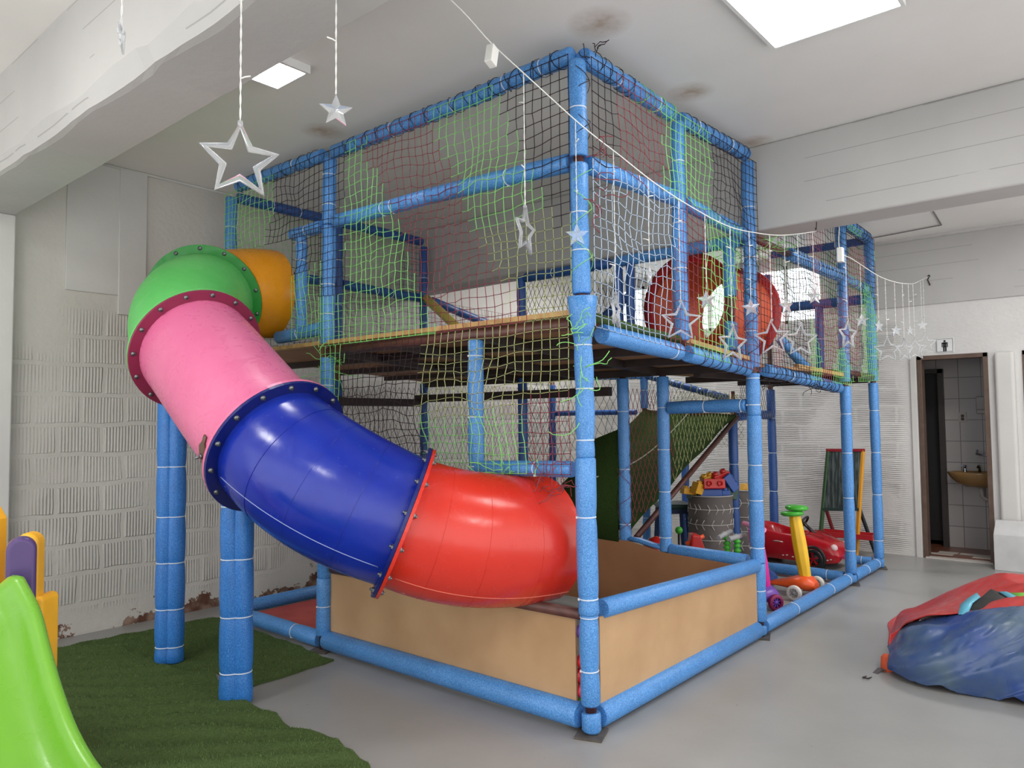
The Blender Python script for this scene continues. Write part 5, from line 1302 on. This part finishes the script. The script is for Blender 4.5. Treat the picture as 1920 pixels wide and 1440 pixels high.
# ------------------------------------------------------------------ hanging star lights
m_, nt, b = newmat('clear_acrylic'); b.inputs['Base Color'].default_value = (.95, .97, 1, 1); b.inputs['Roughness'].default_value = .12; b.inputs['Transmission Weight'].default_value = .85; b.inputs['IOR'].default_value = 1.3; b.inputs['Specular IOR Level'].default_value = .9
b.inputs['Emission Color'].default_value = (1, 1, 1, 1); b.inputs['Emission Strength'].default_value = .03
ACR = m_; CORD = mat('white_cord', (226, 226, 222), .5)
E1 = V((2.10, -.43, 2.735)); nn = V((.173, .985, 0)); S0 = V((-.444, -.019, 3.0))
dd = V((E1.x-S0.x, E1.y-S0.y, 0)).normalized(); nn = V((-dd.y, dd.x, 0))
cpx = [(845, 0), (920, 80), (985, 140), (1090, 235), (1160, 290), (1230, 345), (1300, 390), (1365, 424), (1420, 437), (1470, 441), (1530, 434)]
cordB = [onpl(u, v, E1, nn) for u, v in cpx]
hook = V((-1.32, cordB[0].y+.09, HC-.02))
t = thing('string_light_cord', cordB[-1], 'long white fairy light cord strung from the near ceiling to the far beam', 'string light cord')
def catn(p, n): return cat1(p, n)
mb = MB(); mb.tube(catn([hook]+cordB, 6), .0030, 6); mb.build('cord', CORD, t)
pb = onpl(921, 96, E1, nn)+V((-.02, -.02, -.035)); R = Matrix.Rotation(.2, 3, 'Z')
mb = MB(); mb.box(pb, (.05, .035, .085), R @ Matrix.Rotation(.25, 3, 'Y')); mb.build('plug_box', CORD, t, bevel=.003)
mb = MB(); mb.tube([E1+V((.01, 0, .05)), E1, E1+V((-.01, 0, -.008)), E1+V((-.02, 0, .004))], .003, 6); mb.build('hook', DKSTEEL, t)
E2, E3 = V((2.36, -.50, 2.79)), on(1742, 518, 'x', XW-.015)
d2_ = V((E3.x-E2.x, E3.y-E2.y, 0)).normalized(); n2_ = V((-d2_.y, d2_.x, 0))
cordC = [E2]+[onpl(u, v, E2, n2_) for u, v in ((1575, 470), (1600, 487), (1643, 515), (1660, 523), (1675, 528), (1690, 531), (1703, 532), (1715, 531))]+[E3]
t = thing('string_light_cord', E3, 'second white fairy light cord from the far beam to the washroom wall', 'string light cord')
mb = MB(); mb.tube(catn(cordC, 5), .0030, 6); mb.build('cord', CORD, t)
pb = onpl(1576, 478, E2, n2_); mb = MB(); mb.box(pb, (.05, .035, .10)); mb.build('plug_box', CORD, t, bevel=.003)
mb = MB(); mb.ball(E3, .018, 8); mb.tube([E3, E3+V((-.02, .01, -.04)), E3+V((-.02, -.01, -.10))], .006, 6); mb.build('wall_clip', DKSTEEL, t)

def star_pts(R, r, n=5, off=PI/2): return [((R if k % 2 == 0 else r)*math.cos(off+PI*k/n), (R if k % 2 == 0 else r)*math.sin(off+PI*k/n)) for k in range(2*n)]
def pendant(top, starc, big, ang, label, tilt=0., size=1.):
    """wire strand with an acrylic star, hanging plumb"""
    starc = V((top.x, top.y, starc.z)); R = .104*size if big else .056*size
    t = thing('star_pendant', top, label, 'star light', 'acrylic star pendants')
    zt = starc.z+R*(1.10 if big else 1.0); l = top.z-zt; mb = MB(); n = max(6, int(l/.012))
    for ph in (0, PI): mb.tube([V((top.x+.0017*math.cos(i*.9+ph), top.y+.0017*math.sin(i*.9+ph), top.z-l*i/n)) for i in range(n+1)], .0015 if top.x < -.2 else .0011, 5)
    rnd = random.Random(int(abs(top.x)*1000)); k = max(1, int(l/.20))
    for i in range(k):
        z = top.z-l*(i+.45)/k; a = rnd.uniform(0, 6.28); p = V((top.x, top.y, z)); mb.tube([p, p+V((.012*math.cos(a), .012*math.sin(a), .006)), p+V((.03*math.cos(a), .03*math.sin(a), .010))], .0028, 5)
    mb.build('strand', CORD, t)
    # in-plane axes: ex horizontal (camera right turned by ang), ez up
    vd = top-CAM; ex = V((vd.y, -vd.x, 0)).normalized(); ex = Matrix.Rotation(ang, 3, 'Z') @ ex; ezv = V((0, 0, 1)); en = ex.cross(ezv)
    rot = lambda x, y: (x*math.cos(tilt)-y*math.sin(tilt), x*math.sin(tilt)+y*math.cos(tilt))
    if big:
        P = [starc+ex*rot(a, b)[0]+ezv*rot(a, b)[1] for a, b in star_pts(R, R*.46)]
        mb = MB(); pts = []
        for i, p in enumerate(P):
            q = P[(i+1) % 10]; pts += [p, p+(q-p)*.5]
        mb.tube(P, (.0125 if size > 1 else .0085), 8, closed=True, twist0=en, squash=1.0)
        mb.tube([starc+V((0, 0, R*.98)), starc+V((0, 0, R*1.12))], .0085, 8)
        mb.build('star', ACR, t)
    else:
        P = [starc+ex*rot(a, b)[0]+ezv*rot(a, b)[1] for a, b in star_pts(R, R*.44)]
        mb = MB(); n = len(mb.v)
        for s in (1, -1):
            o = [starc+en*.012*s]+[p+en*.003*s for p in P]; mb.add(o, [((0, 1+i, 1+(i+1) % 10) if s > 0 else (0, 1+(i+1) % 10, 1+i)) for i in range(10)], 0, False)
        o = [p+en*.003 for p in P]+[p-en*.003 for p in P]; mb.add(o, [(i, (i+1) % 10, 10+(i+1) % 10, 10+i) for i in range(10)], 0, False)
        mb.build('star', ACR, t)
    return t
def zcord(cord, x):
    for a, b in zip(cord, cord[1:]):
        if a.x <= x <= b.x: return a.z+(b.z-a.z)*(x-a.x)/(b.x-a.x)
    return cord[-1].z
# first three hang from the soffit of the near beam
for u, d, vs, big, ang, lab in ((228, 2.25, 66, False, 1.40, 'small clear star turned edge on, at the far upper left'), (450, 2.30, 302, True, .12, 'largest open star outline, hanging low in front of the near beam'), (630, 2.45, 208, False, .1, 'small beaded star on a short strand right of the leftmost big star')):
    c = deep(u, vs, d); hz = 2.885 if c.x > -1.72 else HC-.002
    pendant(V((c.x, c.y, hz)), c, big, ang, lab, size=1.08 if big else 1.0)
def zpl(u, v, P_, n_): return onpl(u, v, P_, n_)
rowB = [(985, 434, True, 1.18, 'large open star turned nearly edge on, left of the front corner post'), (1082, 441, False, .1, 'small clear star hanging in front of the front corner post'), (1155, 583, True, 1.35, 'large star seen edge on, first to the right of the front corner post'), (1218, 516, False, 1.3, 'small star seen edge on at the left rim of the red crawl tube'), (1277, 603, True, .05, 'large open star in front of the slim middle post'), (1325, 562, False, .1, 'small white star inside the red crawl tube mouth'), (1374, 645, True, .75, 'large open star half turned, over the deck rail left of the second post'), (1408, 577, False, .1, 'small clear star in front of the second post'), (1448, 634, True, .05, 'large open star against the far flange of the red crawl tube'), (1474, 574, False, .7, 'small clear star right of the red crawl tube'), (1501, 638, True, .3, 'large faint star between the crawl tube and the teal post'), (1527, 556, False, .5, 'small clear star at the end of the teal rail')]
for u, v, big, ang, lab in rowB:
    c = zpl(u, v, E1, nn); c.x = min(c.x, 2.08); pendant(V((c.x, c.y, zcord(cordB, c.x))), c, big, ang, lab, tilt=random.uniform(-.08, .08), size=.8 if u == 1155 else 1.)
rowC = [(1590, 628, True, 1.0, 'large star behind the nets between the last two posts'), (1616, 601, False, .3, 'small star beside the last post'), (1648, 612, False, .9, 'small edge turned star left of the big wall star'), (1664, 656, True, .1, 'large open star on the white wall nearest the last post'), (1680, 620, False, .7, 'small star hanging above two large wall stars'), (1696, 657, True, .8, 'large half turned star on the white wall, second from the last post'), (1706, 620, False, .9, 'small star above the middle of the wall stars'), (1716, 655, True, .3, 'large open star overlapping the one nearest the sign'), (1729, 610, False, .4, 'small star nearest the restroom sign'), (1735, 645, True, .15, 'large open star nearest the restroom sign')]
for u, v, big, ang, lab in rowC:
    c = zpl(u, v, E2, n2_); c.x = min(c.x, XW-.06)
    pendant(V((c.x, c.y, zcord(cordC, c.x))), c, big, ang, lab)
